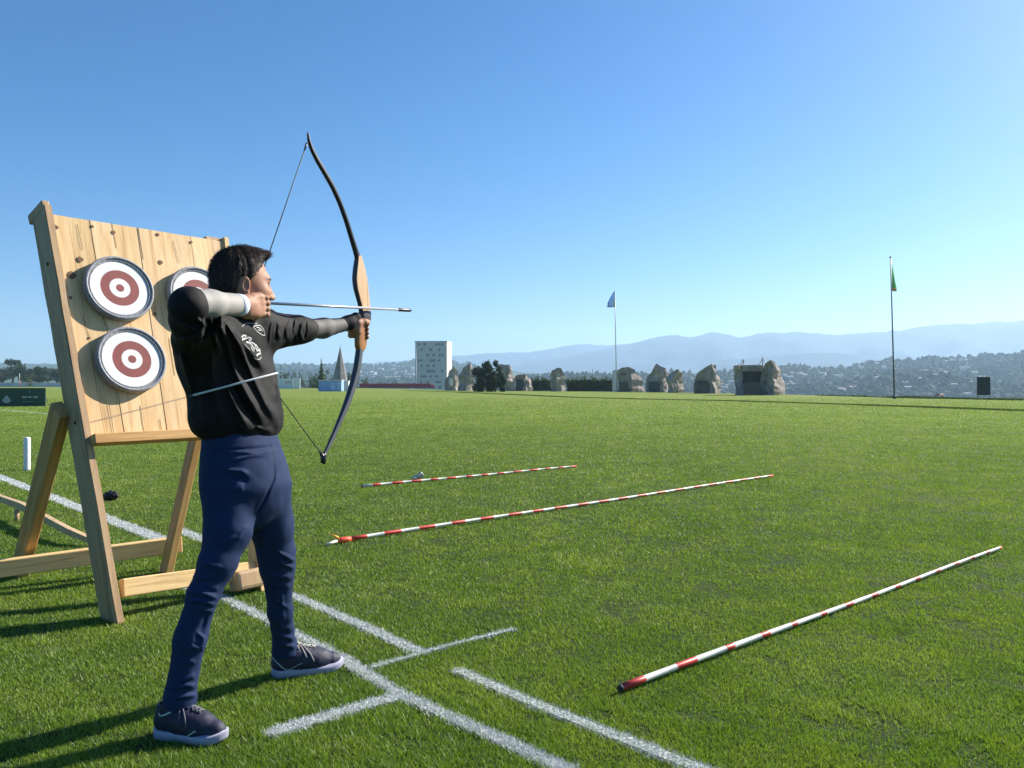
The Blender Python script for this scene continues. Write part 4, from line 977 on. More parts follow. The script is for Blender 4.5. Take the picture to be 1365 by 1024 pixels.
# ================================================================ far hills
def hill(name, ridge, d1, d0, zb, mat, amp=.02, seed=0, step=5, rows=22, px0=None, px1=None):
    xs = np.array([r[0] for r in ridge], float); ys = np.array([r[1] for r in ridge], float)
    px = np.arange(xs[0], xs[-1]+step, step); n = len(px)
    yr = np.interp(px, xs, ys); zr = CAMH-(yr-CY)/FPX*d1
    T = np.concatenate([np.linspace(0,1,rows), np.array([1.08,1.2,1.4])]); V = []
    for t in T:
        d = d0+(d1-d0)*min(t,1)+(t-1 if t > 1 else 0)*(d1-d0)*1.2; hgt = (t**1.25 if t <= 1 else 1-(t-1)*1.5)
        x = (px-CX)/FPX*d; p3 = np.stack([x, np.full(n,d), np.zeros(n)],1).astype(np.float32)
        nz = vnoise(p3, 7.0/(d1-d0+1), seed)*.5+vnoise(p3, 18.0/(d1-d0+1), seed+1)*.25
        fine = vnoise(p3, FPX/(26*d1), seed+2)*.6 + vnoise(p3, FPX/(9*d1), seed+3)*.4
        z = zb+(zr-zb)*hgt + nz*(zr-zb)*.35*np.sin(np.pi*min(t,1)) + fine*amp*(zr-zb)*(1 if t <= 1 else .5)
        V.append(np.stack([x, np.full(n,d), z],1))
    m = len(T); V = np.concatenate(V); i = np.arange(n-1)
    Q = np.concatenate([np.stack([r*n+i, r*n+i+1, (r+1)*n+i+1, (r+1)*n+i],1) for r in range(m-1)])
    me = mesh_np(name, V, Q, True); o = link(name, me, mat); tag(o, kind='structure')
    tree = BVHTree.FromPolygons([Vector(v) for v in V.tolist()], [tuple(q) for q in Q.tolist()])
    return tree
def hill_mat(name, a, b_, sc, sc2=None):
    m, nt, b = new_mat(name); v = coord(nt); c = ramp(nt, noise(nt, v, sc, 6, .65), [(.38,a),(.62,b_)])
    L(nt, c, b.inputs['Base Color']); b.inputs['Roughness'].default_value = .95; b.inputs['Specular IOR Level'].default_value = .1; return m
mh1 = hill_mat('mountain_forest_haze_blue', (.010,.034,.072), (.024,.052,.088), .004)  # forest colour shifted to blue, distance haze put into the base colour
mh2 = hill_mat('hill_forest', (.020,.042,.022), (.050,.080,.038), .03)
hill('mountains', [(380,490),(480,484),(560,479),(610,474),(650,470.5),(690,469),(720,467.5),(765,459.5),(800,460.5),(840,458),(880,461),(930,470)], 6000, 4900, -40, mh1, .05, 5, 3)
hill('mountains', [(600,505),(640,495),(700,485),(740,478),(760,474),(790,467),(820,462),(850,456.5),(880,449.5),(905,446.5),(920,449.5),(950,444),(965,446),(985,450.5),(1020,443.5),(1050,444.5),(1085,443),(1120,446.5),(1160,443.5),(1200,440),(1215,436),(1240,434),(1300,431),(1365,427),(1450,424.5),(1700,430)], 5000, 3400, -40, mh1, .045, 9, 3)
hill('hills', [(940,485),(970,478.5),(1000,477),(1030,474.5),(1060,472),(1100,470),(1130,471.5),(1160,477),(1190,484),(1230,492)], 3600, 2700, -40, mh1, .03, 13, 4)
tL_ = hill('hills', [(-300,486),(0,484),(80,486),(200,484),(330,484),(360,487),(400,485.5),(430,487),(455,484.5),(490,487.5),(520,486.5),(545,482),(570,480),(620,486),(700,497),(760,500)], 2600, 700, -40, mh2, .05, 17, 4, 26)
tR_ = hill('hills', [(690,503),(760,500),(830,499),(880,498),(930,499),(960,497),(985,493),(1010,490),(1050,489),(1085,490),(1120,491),(1140,488),(1160,482.5),(1185,479),(1205,482),(1240,477.5),(1290,476.5),(1330,474),(1350,473),(1365,469),(1420,462),(1500,458),(1700,465)], 1500, 520, -42, mh2, .05, 23, 4, 30)
# far woods on the near hills: crowns by the thousand, one mass
def crowns(name, tree, pxr, yr_, n, size, mat, lab):
    ico = bmesh.new(); bmesh.ops.create_icosphere(ico, subdivisions=1, radius=1); iv = np.array([v.co[:] for v in ico.verts]); fi = np.array([[v.index for v in f.verts] for f in ico.faces]); ico.free()
    V = []; F = []; o = Vector((0,0,CAMH)); k = 0
    for _ in range(n):
        h = tree.ray_cast(o, ray(random.uniform(*pxr), random.uniform(*yr_)).normalized())
        if h[0] is None: continue
        s = size*random.uniform(.6,1.5); vv = iv*(np.array([s, s, s*random.uniform(.8,1.3)]))*(1+.3*RNG.standard_normal((len(iv),1)))+np.array(h[0])+np.array([0,0,s*.5])
        V.append(vv); F.append(fi+k*len(iv)); k += 1
    me = mesh_np(name, np.concatenate(V), np.concatenate(F), False); o_ = link(name, me, mat); tag(o_, lab, 'trees', kind='stuff')
m_wd = hill_mat('far_leaves', (.015,.038,.022), (.042,.075,.040), .06)
crowns('woods', tR_, (690,1420), (470,535), 6500, 3.6, m_wd, 'dark far woods covering the hillside beyond the field')
crowns('woods', tL_, (300,640), (482,520), 2200, 5.0, m_wd, 'hazy far woods on the low hills behind the tower')
# houses on the hillsides: one object each
m_hw = simple('house_wall', (.50,.48,.46), .8, .15, .2); m_hw2 = simple('house_wall_cream', (.55,.48,.40), .8, .15, .2); m_rf = simple('roof_tile', (.26,.17,.13), .8, .2, .5); m_rf2 = simple('roof_grey', (.42,.42,.43), .8, .2, .5)
def house_mesh(w_, d_, h_, rh, mw_, mr_):
    V = [(-w_/2,-d_/2,-3),(w_/2,-d_/2,-3),(w_/2,d_/2,-3),(-w_/2,d_/2,-3),(-w_/2,-d_/2,h_),(w_/2,-d_/2,h_),(w_/2,d_/2,h_),(-w_/2,d_/2,h_),(-w_/2-.3,0,h_+rh),(w_/2+.3,0,h_+rh),
         (-w_/2-.3,-d_/2-.4,h_-.1),(w_/2+.3,-d_/2-.4,h_-.1),(w_/2+.3,d_/2+.4,h_-.1),(-w_/2-.3,d_/2+.4,h_-.1)]
    F = [(0,1,5,4),(1,2,6,5),(2,3,7,6),(3,0,4,7),(10,11,9,8),(12,13,8,9),(4,7,8),(5,9,6)]
    me = mesh_py('house', V, F); me.materials.append(mw_); me.materials.append(mr_)
    for p_ in me.polygons:
        if all(v in (8,9,10,11,12,13) for v in p_.vertices): p_.material_index = 1
    return me
hm = [house_mesh(9,7,4.5,1.6,m_hw,m_rf), house_mesh(12,8,5,1.4,m_hw,m_rf2), house_mesh(7,6,5.5,1.8,m_hw2,m_rf), house_mesh(16,9,6,1.0,m_hw,m_rf2), house_mesh(22,10,7,.8,m_hw2,m_rf2)]
random.seed(11)
def houses(tree, n, pxf, group, label, sc=1.0):
    c = 0
    for _ in range(n*4):
        if c >= n: break
        px, py = pxf(); h = tree.ray_cast(Vector((0,0,CAMH)), ray(px, py).normalized())
        if h[0] is None: continue
        o = bpy.data.objects.new('house', random.choice(hm)); COL.objects.link(o); o.location = h[0]+Vector((0,0,random.uniform(.2,2.0))); o.rotation_euler.z = random.uniform(-.6,.6); s = sc*random.uniform(.7,1.15); o.scale = (s,s,s)
        tag(o, label, 'house', group); c += 1
def right_px():
    if random.random() < .35: return random.uniform(1075,1365), random.uniform(508,530)
    cx, cy, wx, wy = random.choice([(1280,482,12,3),(1255,498,14,3),(1290,500,18,3),(1335,496,26,4),(1220,503,24,4),(1150,498,24,5),(1105,504,28,6),(1180,486,16,3),(1240,513,30,5),(1120,520,36,5),(1085,498,20,4),(1340,508,20,4),(1300,516,40,6)])
    return random.gauss(cx,wx), random.gauss(cy,wy)
houses(tR_, 125, right_px, 'houses on the far hillside', 'small pale house among trees on the far hillside behind the flagpoles', .62)
houses(tR_, 26, lambda: (random.uniform(950,1060), random.uniform(497,524)), 'houses on the far hillside', 'small pale house among trees on the far hillside behind the flagpoles', .7)
houses(tL_, 60, lambda: (random.uniform(470,560), random.uniform(489,511)), 'far houses behind the tower', 'small far house in the hazy valley left of the white tower', .95)

# ================================================================ trees
def leaf_mat(name, lo, hi, tr_=.3):
    m, nt, b = new_mat(name); v = coord(nt); c = ramp(nt, noise(nt, v, 1.1, 4, .7), [(.35,lo),(.65,hi)]); L(nt, c, b.inputs['Base Color']); b.inputs['Roughness'].default_value = .6; b.inputs['Specular IOR Level'].default_value = .3
    t = N(nt, 'ShaderNodeBsdfTranslucent'); L(nt, c, t.inputs['Color']); mx = N(nt, 'ShaderNodeMixShader'); mx.inputs[0].default_value = tr_
    L(nt, b.outputs[0], mx.inputs[1]); L(nt, t.outputs[0], mx.inputs[2]); L(nt, mx.outputs[0], nt.nodes['Material Output'].inputs['Surface']); return m
m_lf = [leaf_mat('leaves_mid', (.030,.060,.016), (.070,.115,.030)), leaf_mat('leaves_dark', (.014,.032,.012), (.036,.062,.020)), leaf_mat('leaves_yellow', (.070,.085,.020), (.13,.14,.035))]
m_trunk = simple('bark', (.09,.065,.045), .9, .3, 8)
def leaves(clumps, n, size):
    """leaf quads spread through a set of ellipsoid clumps (centre, radii)"""
    vol = np.array([c[1][0]*c[1][1]*c[1][2] for c in clumps]); which = RNG.choice(len(clumps), n, p=vol/vol.sum())
    C = np.array([clumps[i][0] for i in which]); Rr = np.array([clumps[i][1] for i in which])
    d = RNG.standard_normal((n,3)); d /= np.linalg.norm(d,axis=1)[:,None]; r = RNG.random(n)[:,None]**.45
    p = C+d*r*Rr*(1+.12*RNG.standard_normal((n,1)))
    a = RNG.standard_normal((n,3)); a /= np.linalg.norm(a,axis=1)[:,None]; b = np.cross(a, RNG.standard_normal((n,3))); b /= np.linalg.norm(b,axis=1)[:,None]+1e-6
    s = size*(.6+.8*RNG.random((n,1)))
    V = np.stack([p-a*s, p-b*s*.5, p+a*s, p+b*s*.5],1).reshape(-1,3); return V, np.arange(4*n).reshape(-1,4)
def tree_thing(name, label, group, base, h, w_, kind, n=700, mat=None, size=None, cat='tree'):
    t = thing(name, label, cat, base, group); cl = []
    if kind == 'round':
        for _ in range(14): a = random.uniform(0,6.28); q = random.uniform(.1,.75)*w_/2; z = random.uniform(.28,.9)*h; k = 1-.55*abs(z/h-.5); cl.append(((base.x+math.cos(a)*q, base.y+math.sin(a)*q, base.z+z), (w_*.22*k,w_*.22*k,h*.13*k)))
    elif kind == 'cone':
        for i in range(16): f_ = i/15; r_ = w_/2*(1-f_)**.9+.06; cl.append(((base.x+random.uniform(-.1,.1)*r_, base.y+random.uniform(-.1,.1)*r_, base.z+h*(.06+.93*f_)), (r_,r_,h*.055)))
    elif kind == 'upright':
        for _ in range(26): a = random.uniform(0,6.28); q = random.random()**.7*w_*.42; z = random.uniform(.06,1-.5*q/(w_*.5))*h; cl.append(((base.x+math.cos(a)*q, base.y+math.sin(a)*q, base.z+z), (w_*.14,w_*.14,h*.13)))
    V, F = leaves(cl, n, size or h*.045); link('crown', mesh_np('crown', V, F, False), mat or m_lf[0], t)
    pts = [base-Vector((0,0,.3)), base+Vector((0,0,h*.45)), base+Vector((0,0,h*(.92 if kind == 'cone' else .75)))]
    link('trunk', tube_mesh('trunk', pts, [w_*.045+.03, w_*.03+.02, .015], 8), m_trunk, t); return t
def at(px, d): x = (px-CX)/FPX*d; return Vector((x, d, gz(x,d)))
random.seed(5)
# two big upright shrubs before the boulders
for (px, yt, wpx, lab) in [(645,473,34,'taller dark green bushy tree in front of the boulders, ragged top'),(660,482,26,'lower dark green bushy tree standing right against a taller one')]:
    b_ = at(px-3 if px == 645 else px, 122 if px == 645 else 119); b_.z = 0; d_ = b_.y; h_ = CAMH+(512-yt)/FPX*d_
    tree_thing('bushy_tree', lab, None, b_, h_, wpx/FPX*d_, 'upright', 5200, m_lf[1], .17)
# tree line left of the bow and behind the tents
row = [(366,489,9,'round',2),(374,486,4,'cone',1),(383,494,12,'round',0),(392,492,12,'round',0),(399,488,5,'cone',1),(404,490,12,'round',0),(414,492,11,'round',0),(421,494,10,'round',0),(435,490,10,'round',0),(443,493,9,'round',0),(457,495,9,'round',2),(466,496,8,'round',0),(475,497,8,'round',0),(487,500,12,'round',0),(500,498,13,'round',0),(509,501,11,'round',0),(519,493,6,'cone',1),(524,501,9,'round',1),(534,503,10,'round',0),(544,504,10,'round',0)]
names = {'round':'leafy tree','cone':'dark pointed conifer'}
where = {366:'yellowish leafy tree right beside the sweatshirt of the archer',374:'thin dark conifer just right of the yellowish leafy tree',399:'thin dark conifer above the white boards',519:'dark conifer between the bow and the white tower',457:'yellowish leafy tree right of the grey pointed spire'}
for px, yt, wpx, kd, mi in row:
    d_ = random.uniform(236,250); b_ = at(px, d_); h_ = CAMH+(512-yt)/FPX*d_-b_.z
    lab = where.get(px, 'leafy green tree in the row of trees behind the spire and tents' if px < 480 else 'leafy green tree in the low row behind the red barrier')
    tree_thing('conifer' if kd == 'cone' else 'leafy_tree', lab, 'row of trees behind the tents' if px < 480 else 'low trees behind the red barrier', b_, h_, wpx*1.25/FPX*d_, kd, 620, m_lf[mi], .24)
b_ = at(428.5, 170); tree_thing('conifer', 'tall slim green conifer left of the grey pointed spire', None, b_, CAMH+(512-475)/FPX*170, 12/FPX*170, 'cone', 900, m_lf[0], .22)
for k, (px, yt, wpx) in enumerate([(-14,487,22),(3,485,20),(17,478,22),(30,487,20),(42,489,18),(54,486,18),(64,488,18),(76,487,18),(88,489,20)]):
    d_ = random.uniform(330,400); b_ = at(px, d_); b_.z = 0; h_ = CAMH+(512-yt)/FPX*d_
    tree_thing('leafy_tree', 'tallest dark tree at the far left edge of the field' if px == 17 else 'dark tree in the tree line beyond the green banner', None if px == 17 else 'tree line beyond the green banner', b_, h_, wpx*1.55/FPX*d_, 'round', 1500, m_lf[1], .5)
b_ = at(40, 300); b_.z = 0; tree_thing('young_tree', 'slim pale green young tree in front of the far left tree line', None, b_, 4.6, 2.2, 'upright', 300, m_lf[2], .2)
# dark hedges between the boulders
def hedge(px0, px1, yt, d_, lab):
    x0, x1 = (px0-CX)/FPX*d_, (px1-CX)/FPX*d_; h_ = CAMH+(512-yt)/FPX*d_; c = Vector(((x0+x1)/2, d_, 0)); t = thing('hedge', lab, 'hedge', c)
    cl = [((x0+(x1-x0)*(i+.5)/14, d_+random.uniform(-.4,.4), h_*random.uniform(.3,.8)), ((x1-x0)/16,.7,h_*.30)) for i in range(14) for _ in (0,1)]
    V, F = leaves(cl, 1500, .16); link('foliage', mesh_np('foliage', V, F, False), m_lf[0], t)
    bm = bmesh.new(); add_box(bm, (c.x, d_+.2, h_*.36), ((x1-x0)*.94, .7, h_*.74), bev=.1, jit=.08); link('core', bm_mesh('core', bm), m_lf[1], t)
hedge(708,736,502,139,'short dark hedge between the smallest boulder and a lone pointed boulder')
hedge(754,818,501,127,'long dark hedge left of the white flagpole')
def ground_box(px0, px1, yt, yb, dep, d=None):
    d = d or G(0,yb).y; z0 = CAMH-(yb-CY)/FPX*d; z1 = CAMH-(yt-CY)/FPX*d
    return Vector(((px0-CX)/FPX*d, d, z0)), Vector(((px1-CX)/FPX*d, d+dep, z1))
def boxm(a, b, bev=.02): bm = bmesh.new(); add_box(bm, ((a.x+b.x)/2,(a.y+b.y)/2,(a.z+b.z)/2), (b.x-a.x,b.y-a.y,b.z-a.z), bev=bev); return bm
m_pnl = simple('banner_white', (.72,.72,.72), .6, .05, 1); m_blue = simple('tent_blue', (.24,.37,.64), .6, .12, 1.2); m_blue2 = simple('tent_pale_blue', (.36,.50,.78), .6, .12, 1.5); m_redtxt = simple('faded_red', (.55,.18,.16), .7)
m_gm = simple('grey_metal', (.22,.22,.23), .45, .1, 8, metal=.5); m_drk = simple('dark_metal', (.03,.032,.036), .5, .15, 8)
# white boards
for px0, px1, mt, lab in [(357,368,m_blue2,'pale blue board end beside the sweatshirt of the archer'),(368.5,391,m_pnl,'wide white board with faded red marks at the field edge'),(391.5,400,m_pnl,'narrow blank white board right of a wide marked one')]:
    a_, b_ = ground_box(px0, px1, 504.8, 518.2, .25); t = thing('board', lab, 'board', Vector(((a_.x+b_.x)/2, a_.y, 0)))
    link('panel', bm_mesh('panel', boxm(a_, b_)), mt, t)
    for x in (a_.x+.2, b_.x-.2): link('foot', bm_mesh('foot', boxm(Vector((x-.1,a_.y-.25,-.02)), Vector((x+.1,a_.y+.6,.1)))), m_gm, t)
    if px0 == 368.5:
        for i in range(4):
            c, c2 = ground_box(380.5+2*i, 381.9+2*i, 508.5+(i%2)*.4, 511-(i%3)*.3, .02, a_.y-.03); link('mark', bm_mesh('mark', boxm(c, c2, 0)), m_redtxt, t)
# blue and white tents with the grey spire behind
def pavilion(px0, px1, yt, yb, mt, lab, dep, panel=None):
    a_, b_ = ground_box(px0, px1, yt, yb, dep); t = thing('pavilion', lab, 'pavilion', Vector(((a_.x+b_.x)/2,(a_.y+b_.y)/2,0)))
    link('wall', bm_mesh('wall', boxm(a_, b_, .08)), mt, t); link('roof', bm_mesh('roof', boxm(Vector((a_.x-.08,a_.y-.08,b_.z)), Vector((b_.x+.08,b_.y+.08,b_.z+.10)), .03)), m_pnl, t)
    if panel:
        for p0, p1 in panel:
            c, c2 = ground_box(p0, p1, yt+2.4, yb-2.2, .02, a_.y-.025); link('wall_panel', bm_mesh('wall_panel', boxm(c, c2, .0)), m_blue2, t)
pavilion(424.5,455,507.4,521.8,m_blue,'low blue box pavilion with paler panels below the grey spire',2.0,[(441,447),(449,453.5)])
pavilion(455.6,464.6,508.2,521.3,m_pnl,'small white box pavilion touching the blue one',2.0)
d_ = 150; c = at(453.5, d_); c.z = 0; hh = CAMH+(512-461)/FPX*d_; r_ = 10.2/FPX*d_*1.18
bm = bmesh.new(); n_ = 7; ring = [bm.verts.new(c+Vector((r_*math.cos(k*6.283/n_+.5), r_*math.sin(k*6.283/n_+.5), 0))) for k in range(n_)]
ring2 = [bm.verts.new(c+Vector((r_*.62*math.cos(k*6.283/n_+.5), r_*.62*math.sin(k*6.283/n_+.5), hh*.42))) for k in range(n_)]; ap = bm.verts.new(c+Vector((0,0,hh)))
for k in range(n_): bm.faces.new((ring[k],ring[(k+1)%n_],ring2[(k+1)%n_],ring2[k])); bm.faces.new((ring2[k],ring2[(k+1)%n_],ap))
sp = thing('spire', 'tall grey pointed spire rising behind the blue pavilion', 'spire', c); link('cone', bm_mesh('cone', bm), simple('spire_stone', (.21,.19,.19), .8, .25, 1.5), sp)
link('finial', tube_mesh('finial', [c+Vector((0,0,hh-.3)), c+Vector((0,0,hh+.5))], [.05,.02], 8), m_gm, sp)
# red barrier
a_, b_ = ground_box(479, 574, 511.3, 517.3, .5); t = thing('barrier', 'long low dark red barrier at the far edge of the field', 'barrier', Vector(((a_.x+b_.x)/2,a_.y,0)))
link('panel', bm_mesh('panel', boxm(Vector((a_.x,a_.y,.08)), b_, .05)), simple('barrier_red', (.34,.022,.035), .6, .15, .5), t)
bm = bmesh.new(); 
o = link('base_rail', bm_mesh('base_rail', boxm(Vector((a_.x,a_.y-.1,-.05)), Vector((b_.x+.6,b_.y+.1,.08)), .02)), m_gm, t)
link('end_panel', bm_mesh('end_panel', boxm(Vector((b_.x+.02,a_.y+.1,.05)), Vector((b_.x+1.0,b_.y-.05,1.0)), .1)), simple('barrier_red_light', (.5,.05,.06), .6), t)
# ================================================================ tower
m_tw = simple('tower_render', (.68,.62,.52), .8, .06, .5); m_tw2 = simple('tower_side', (.70,.64,.54), .8, .05, .4); m_win = simple('window_dark', (.17,.18,.19), .2, .35, .6); m_slab = simple('slab', (.56,.56,.55), .8)
d_ = 400; xl = (553.5-CX)/FPX*d_; xr = (596-CX)/FPX*d_; zt = CAMH+(512-456)/FPX*d_; zb = -28
ax_ = Vector((xr-xl, -1.5, 0)).normalized(); ay_ = Vector((-ax_.y, ax_.x, 0)); ay_ = (Matrix.Rotation(-.0,3,'Z') @ ay_)
Wd = (xr-xl)/ax_.x; Dp = 15.0; O0 = Vector((xl, d_, zb)); MT = Matrix((ax_, ay_, UP)).transposed().to_4x4(); MT.translation = O0; Ht = zt-zb
tw = thing('tower_block', 'white concrete tower block behind the red barrier, sunlit on one side', 'building', O0+ax_*Wd/2+ay_*Dp/2)
bm = bmesh.new(); add_box(bm, (Wd/2,Dp/2,Ht/2), (Wd,Dp,Ht), bev=.05); link('wall', bm_mesh('wall', bm), m_tw, tw, MT)
bm = bmesh.new(); add_box(bm, (Wd/2,Dp/2,Ht+.25), (Wd+.5,Dp+.5,.5), bev=.05); link('roof', bm_mesh('roof', bm), m_tw2, tw, MT)
fl = 9; fh = (zt-(-2))/fl
def add_part(name, lo, hi, mt, parent=None): 
    bm = bmesh.new(); add_box(bm, [(lo[i]+hi[i])/2 for i in range(3)], [hi[i]-lo[i] for i in range(3)]); return link(name, bm_mesh(name, bm), mt, parent or tw, MT)
for k in range(fl):
    z0 = -2-zb+k*fh; add_part('floor_slab', (-.05,-.16,z0+fh-.22), (Wd+.12,-.002,z0+fh-.02), m_slab)
    slots = [i for i in range(9)]; random.shuffle(slots)
    for i in sorted(slots[:random.choice([3,4,4,5])]):
        w0 = 1.2+i*(Wd-2.6)/9; add_part('window', (w0,-.10,z0+.9), (w0+random.choice([1.1,1.5]),-.003,z0+fh-.65), m_win)
add_part('stair_strip', (.25,-.18,6), (.95,-.004,Ht-1.5), simple('pale_strip', (.66,.60,.60), .7, .2, .5))
for k in range(3): add_part('side_strip', (Wd+.003,3+4.2*k,8), (Wd+.08,3.8+4.2*k,Ht-4), m_tw2)
d2 = 300; c = at(555, d2); mp2 = thing('mast', 'thin tall grey mast standing before the left edge of the white tower', 'mast', c); link('pole', tube_mesh('pole', [c, c+Vector((0,0,CAMH+(512-462)/FPX*d2-c.z))], [.14,.08], 8), m_gm, mp2)
link('lamp', tube_mesh('lamp', [c+Vector((-.4,0,CAMH+(512-463)/FPX*d2-c.z)), c+Vector((.4,0,CAMH+(512-463)/FPX*d2-c.z))], .12, 8), m_gm, mp2)
# ================================================================ boulders
m_rock, nt, b = new_mat('boulder_stone'); v = coord(nt); c_ = ramp(nt, noise(nt, v, .9, 6, .65, .5), [(.3,(.25,.21,.185)),(.5,(.40,.34,.305)),(.7,(.50,.43,.39))])
st_ = ramp(nt, noise(nt, coord(nt,'Object',(1,1,.25)), 1.6, 4, .7), [(.40,(.45,.42,.40)),(.60,(1,1,1))]); L(nt, mixc(nt, .6, c_, st_, 'MULTIPLY'), b.inputs['Base Color']); b.inputs['Roughness'].default_value = .9; bump(nt, b, noise(nt, v, 5, 6, .7), .6, .12)
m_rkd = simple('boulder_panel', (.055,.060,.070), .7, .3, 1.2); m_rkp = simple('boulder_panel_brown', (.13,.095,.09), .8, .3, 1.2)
def resample(pts, n):
    pts = np.array(pts, float); s = np.concatenate([[0], np.cumsum(np.linalg.norm(pts[1:]-pts[:-1],axis=1))]); t = np.linspace(0, s[-1], n)
    return np.stack([np.interp(t, s, pts[:,0]), np.interp(t, s, pts[:,1])],1)
def rock_mesh(Lc, Rc, Rd, d, dep, seed):
    n = 9; A = resample(Lc,n); B = resample(Rc,n); C = resample(Rd,n); rows = []; bm = bmesh.new()
    for k in range(n):
        sh = 1-.75*(k/(n-1))**2
        l, r, c = A[k], B[k], C[k]; dp = dep*sh; m1 = (l+c)/2; m2 = (r+c)/2
        ring = [(l, d+dp*.5), (m1, d+dp*.20), (c, d), (m2, d+dp*.20), (r, d+dp*.5), (r*.75+l*.25, d+dp*.95), (r*.35+l*.65, d+dp)]
        rows.append([bm.verts.new(P(q[0][0], q[0][1], q[1])) for q in ring])
        if k == 0:
            for v_ in rows[0]: v_.co.z = gz(v_.co.x, v_.co.y)-.3
    m = 7
    for a_, b_ in zip(rows, rows[1:]):
        for i in range(m): bm.faces.new((a_[i],a_[(i+1)%m],b_[(i+1)%m],b_[i]))
    bm.faces.new(rows[-1]); bm.faces.new(rows[0][::-1])
    for v_ in bm.verts:
        q = v_.co*.9+Vector((seed*3.3,0,0)); v_.co += Vector((mnoise.noise(q), mnoise.noise(q+Vector((9,0,0))), .6*mnoise.noise(q+Vector((0,9,0)))))*.42
    bmesh.ops.triangulate(bm, faces=bm.faces[:]); bmesh.ops.subdivide_edges(bm, edges=bm.edges[:], cuts=3, use_grid_fill=True)
    for v_ in bm.verts:
        q = v_.co*2.6; v_.co += Vector((mnoise.noise(q), mnoise.noise(q+Vector((9,0,0))), mnoise.noise(q+Vector((0,9,0)))))*.055
    return bm_mesh('rock', bm, False)
def boulder(lab, Lc, Rc, Rd, dep, panels=(), seed=0, extra=None):
    yb = Rd[0][1]; d = G(0, yb).y; cx = (Lc[0][0]+Rc[0][0])/2; base = at(cx, d+dep*.4); base.z = 0
    t = thing('boulder', lab, 'boulder', base); link('rock', rock_mesh(Lc, Rc, Rd, d, dep, seed), m_rock, t)
    for (x0, x1, y0, y1, mt) in panels:
        a_, b_ = ground_box(x0, x1, y0, y1, 1.6, d-.06+dep*.10*min(1,abs((x0+x1)/2-Rd[0][0])/8)); link('panel', bm_mesh('panel', boxm(a_, b_, .03)), mt, t)
    return t, d
boulder('leftmost grey boulder with a bright white door, in front of the tower', [(592.5,520.5),(593.5,504),(599,495)],[(612.5,520.5),(612,500),(608.5,492)],[(603,520.8),(602.5,500),(604.5,487.5)],2.6,[(598.8,603,504.6,514.2,m_pnl)],1)
boulder('brown peaked boulder half hidden behind the dark bushy tree', [(611,521),(612,500),(619,490)],[(633,521),(632,496),(628,486)],[(621,521.2),(620.5,500),(625,482.5)],3.0,[],2)
boulder('brown slanting boulder just right of the dark bushy trees', [(664,521),(664.5,489),(667,485.5)],[(686.5,521),(686,505),(680.5,488)],[(679,521.4),(673,500),(677.5,485.5)],3.2,[],3)
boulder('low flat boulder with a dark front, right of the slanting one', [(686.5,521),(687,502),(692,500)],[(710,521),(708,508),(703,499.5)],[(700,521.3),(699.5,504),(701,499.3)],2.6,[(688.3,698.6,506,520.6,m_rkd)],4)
boulder('lone narrow pointed boulder standing between two dark hedges', [(733.5,521.6),(733.8,502),(737,494)],[(754.5,521.6),(753.5,502),(747,490.5)],[(742,522),(741,505),(742,488.8)],2.6,[],5)
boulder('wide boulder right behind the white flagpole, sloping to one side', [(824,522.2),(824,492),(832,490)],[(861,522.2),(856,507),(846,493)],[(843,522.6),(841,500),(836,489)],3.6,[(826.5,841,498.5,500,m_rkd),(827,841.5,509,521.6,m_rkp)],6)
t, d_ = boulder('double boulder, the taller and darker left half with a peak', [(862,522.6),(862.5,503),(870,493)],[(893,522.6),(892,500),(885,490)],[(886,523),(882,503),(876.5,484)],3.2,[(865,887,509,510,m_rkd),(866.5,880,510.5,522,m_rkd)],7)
boulder('rounded pale boulder leaning against the double boulder', [(888,523.4),(889,505),(893,495)],[(913.5,523.4),(912,506),(904,494)],[(896,523.8),(894,508),(898.5,492.5)],3.0,[],8)
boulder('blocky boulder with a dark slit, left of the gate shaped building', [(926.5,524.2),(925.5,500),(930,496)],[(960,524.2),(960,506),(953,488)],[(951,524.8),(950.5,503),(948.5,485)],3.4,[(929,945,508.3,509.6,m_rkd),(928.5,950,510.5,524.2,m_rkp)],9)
a_, b_ = ground_box(816.5, 824.5, 493, 522.2, .25); o = link('sail_banner', bm_mesh('sail_banner', boxm(a_, b_, .35)), m_pnl); tag(o, 'pale upright banner standing behind the foot of the white flagpole', 'banner')
# gate-like stone building
d_ = G(0,527).y; base = at(1013, d_+2); base.z = 0; gb = thing('stone_building', 'boulder shaped stone building with a wide dark opening and roof antennas', 'building', base)
link('rock_wall', rock_mesh([(980.5,526),(979.5,500),(983,487.5)],[(992,526),(991.5,500),(990.5,486.5)],[(989,526.4),(987.5,500),(987,486)],d_,3.2,21), m_rock, gb)
link('rock_wall', rock_mesh([(1014.5,527),(1014.5,500),(1019,485)],[(1047.5,527),(1043,505),(1035,487)],[(1030,527.6),(1030,500),(1027,480)],d_-.5,4.4,22), m_rock, gb)
a_, b_ = ground_box(988, 1018, 486.3, 495.4, 3.0, d_+.4); link('lintel', bm_mesh('lintel', boxm(a_, b_, .12)), m_rock, gb)
a_, b_ = ground_box(989, 1017, 495.4, 509, .2, d_+1.4); link('screen', bm_mesh('screen', boxm(a_, b_, 0)), simple('screen_black', (.010,.010,.013), .35), gb)
a_, b_ = ground_box(989, 1017, 509, 526.6, .2, d_+1.3); link('glass_front', bm_mesh('glass_front', boxm(a_, b_, 0)), simple('glass_dark', (.035,.055,.085), .15), gb)
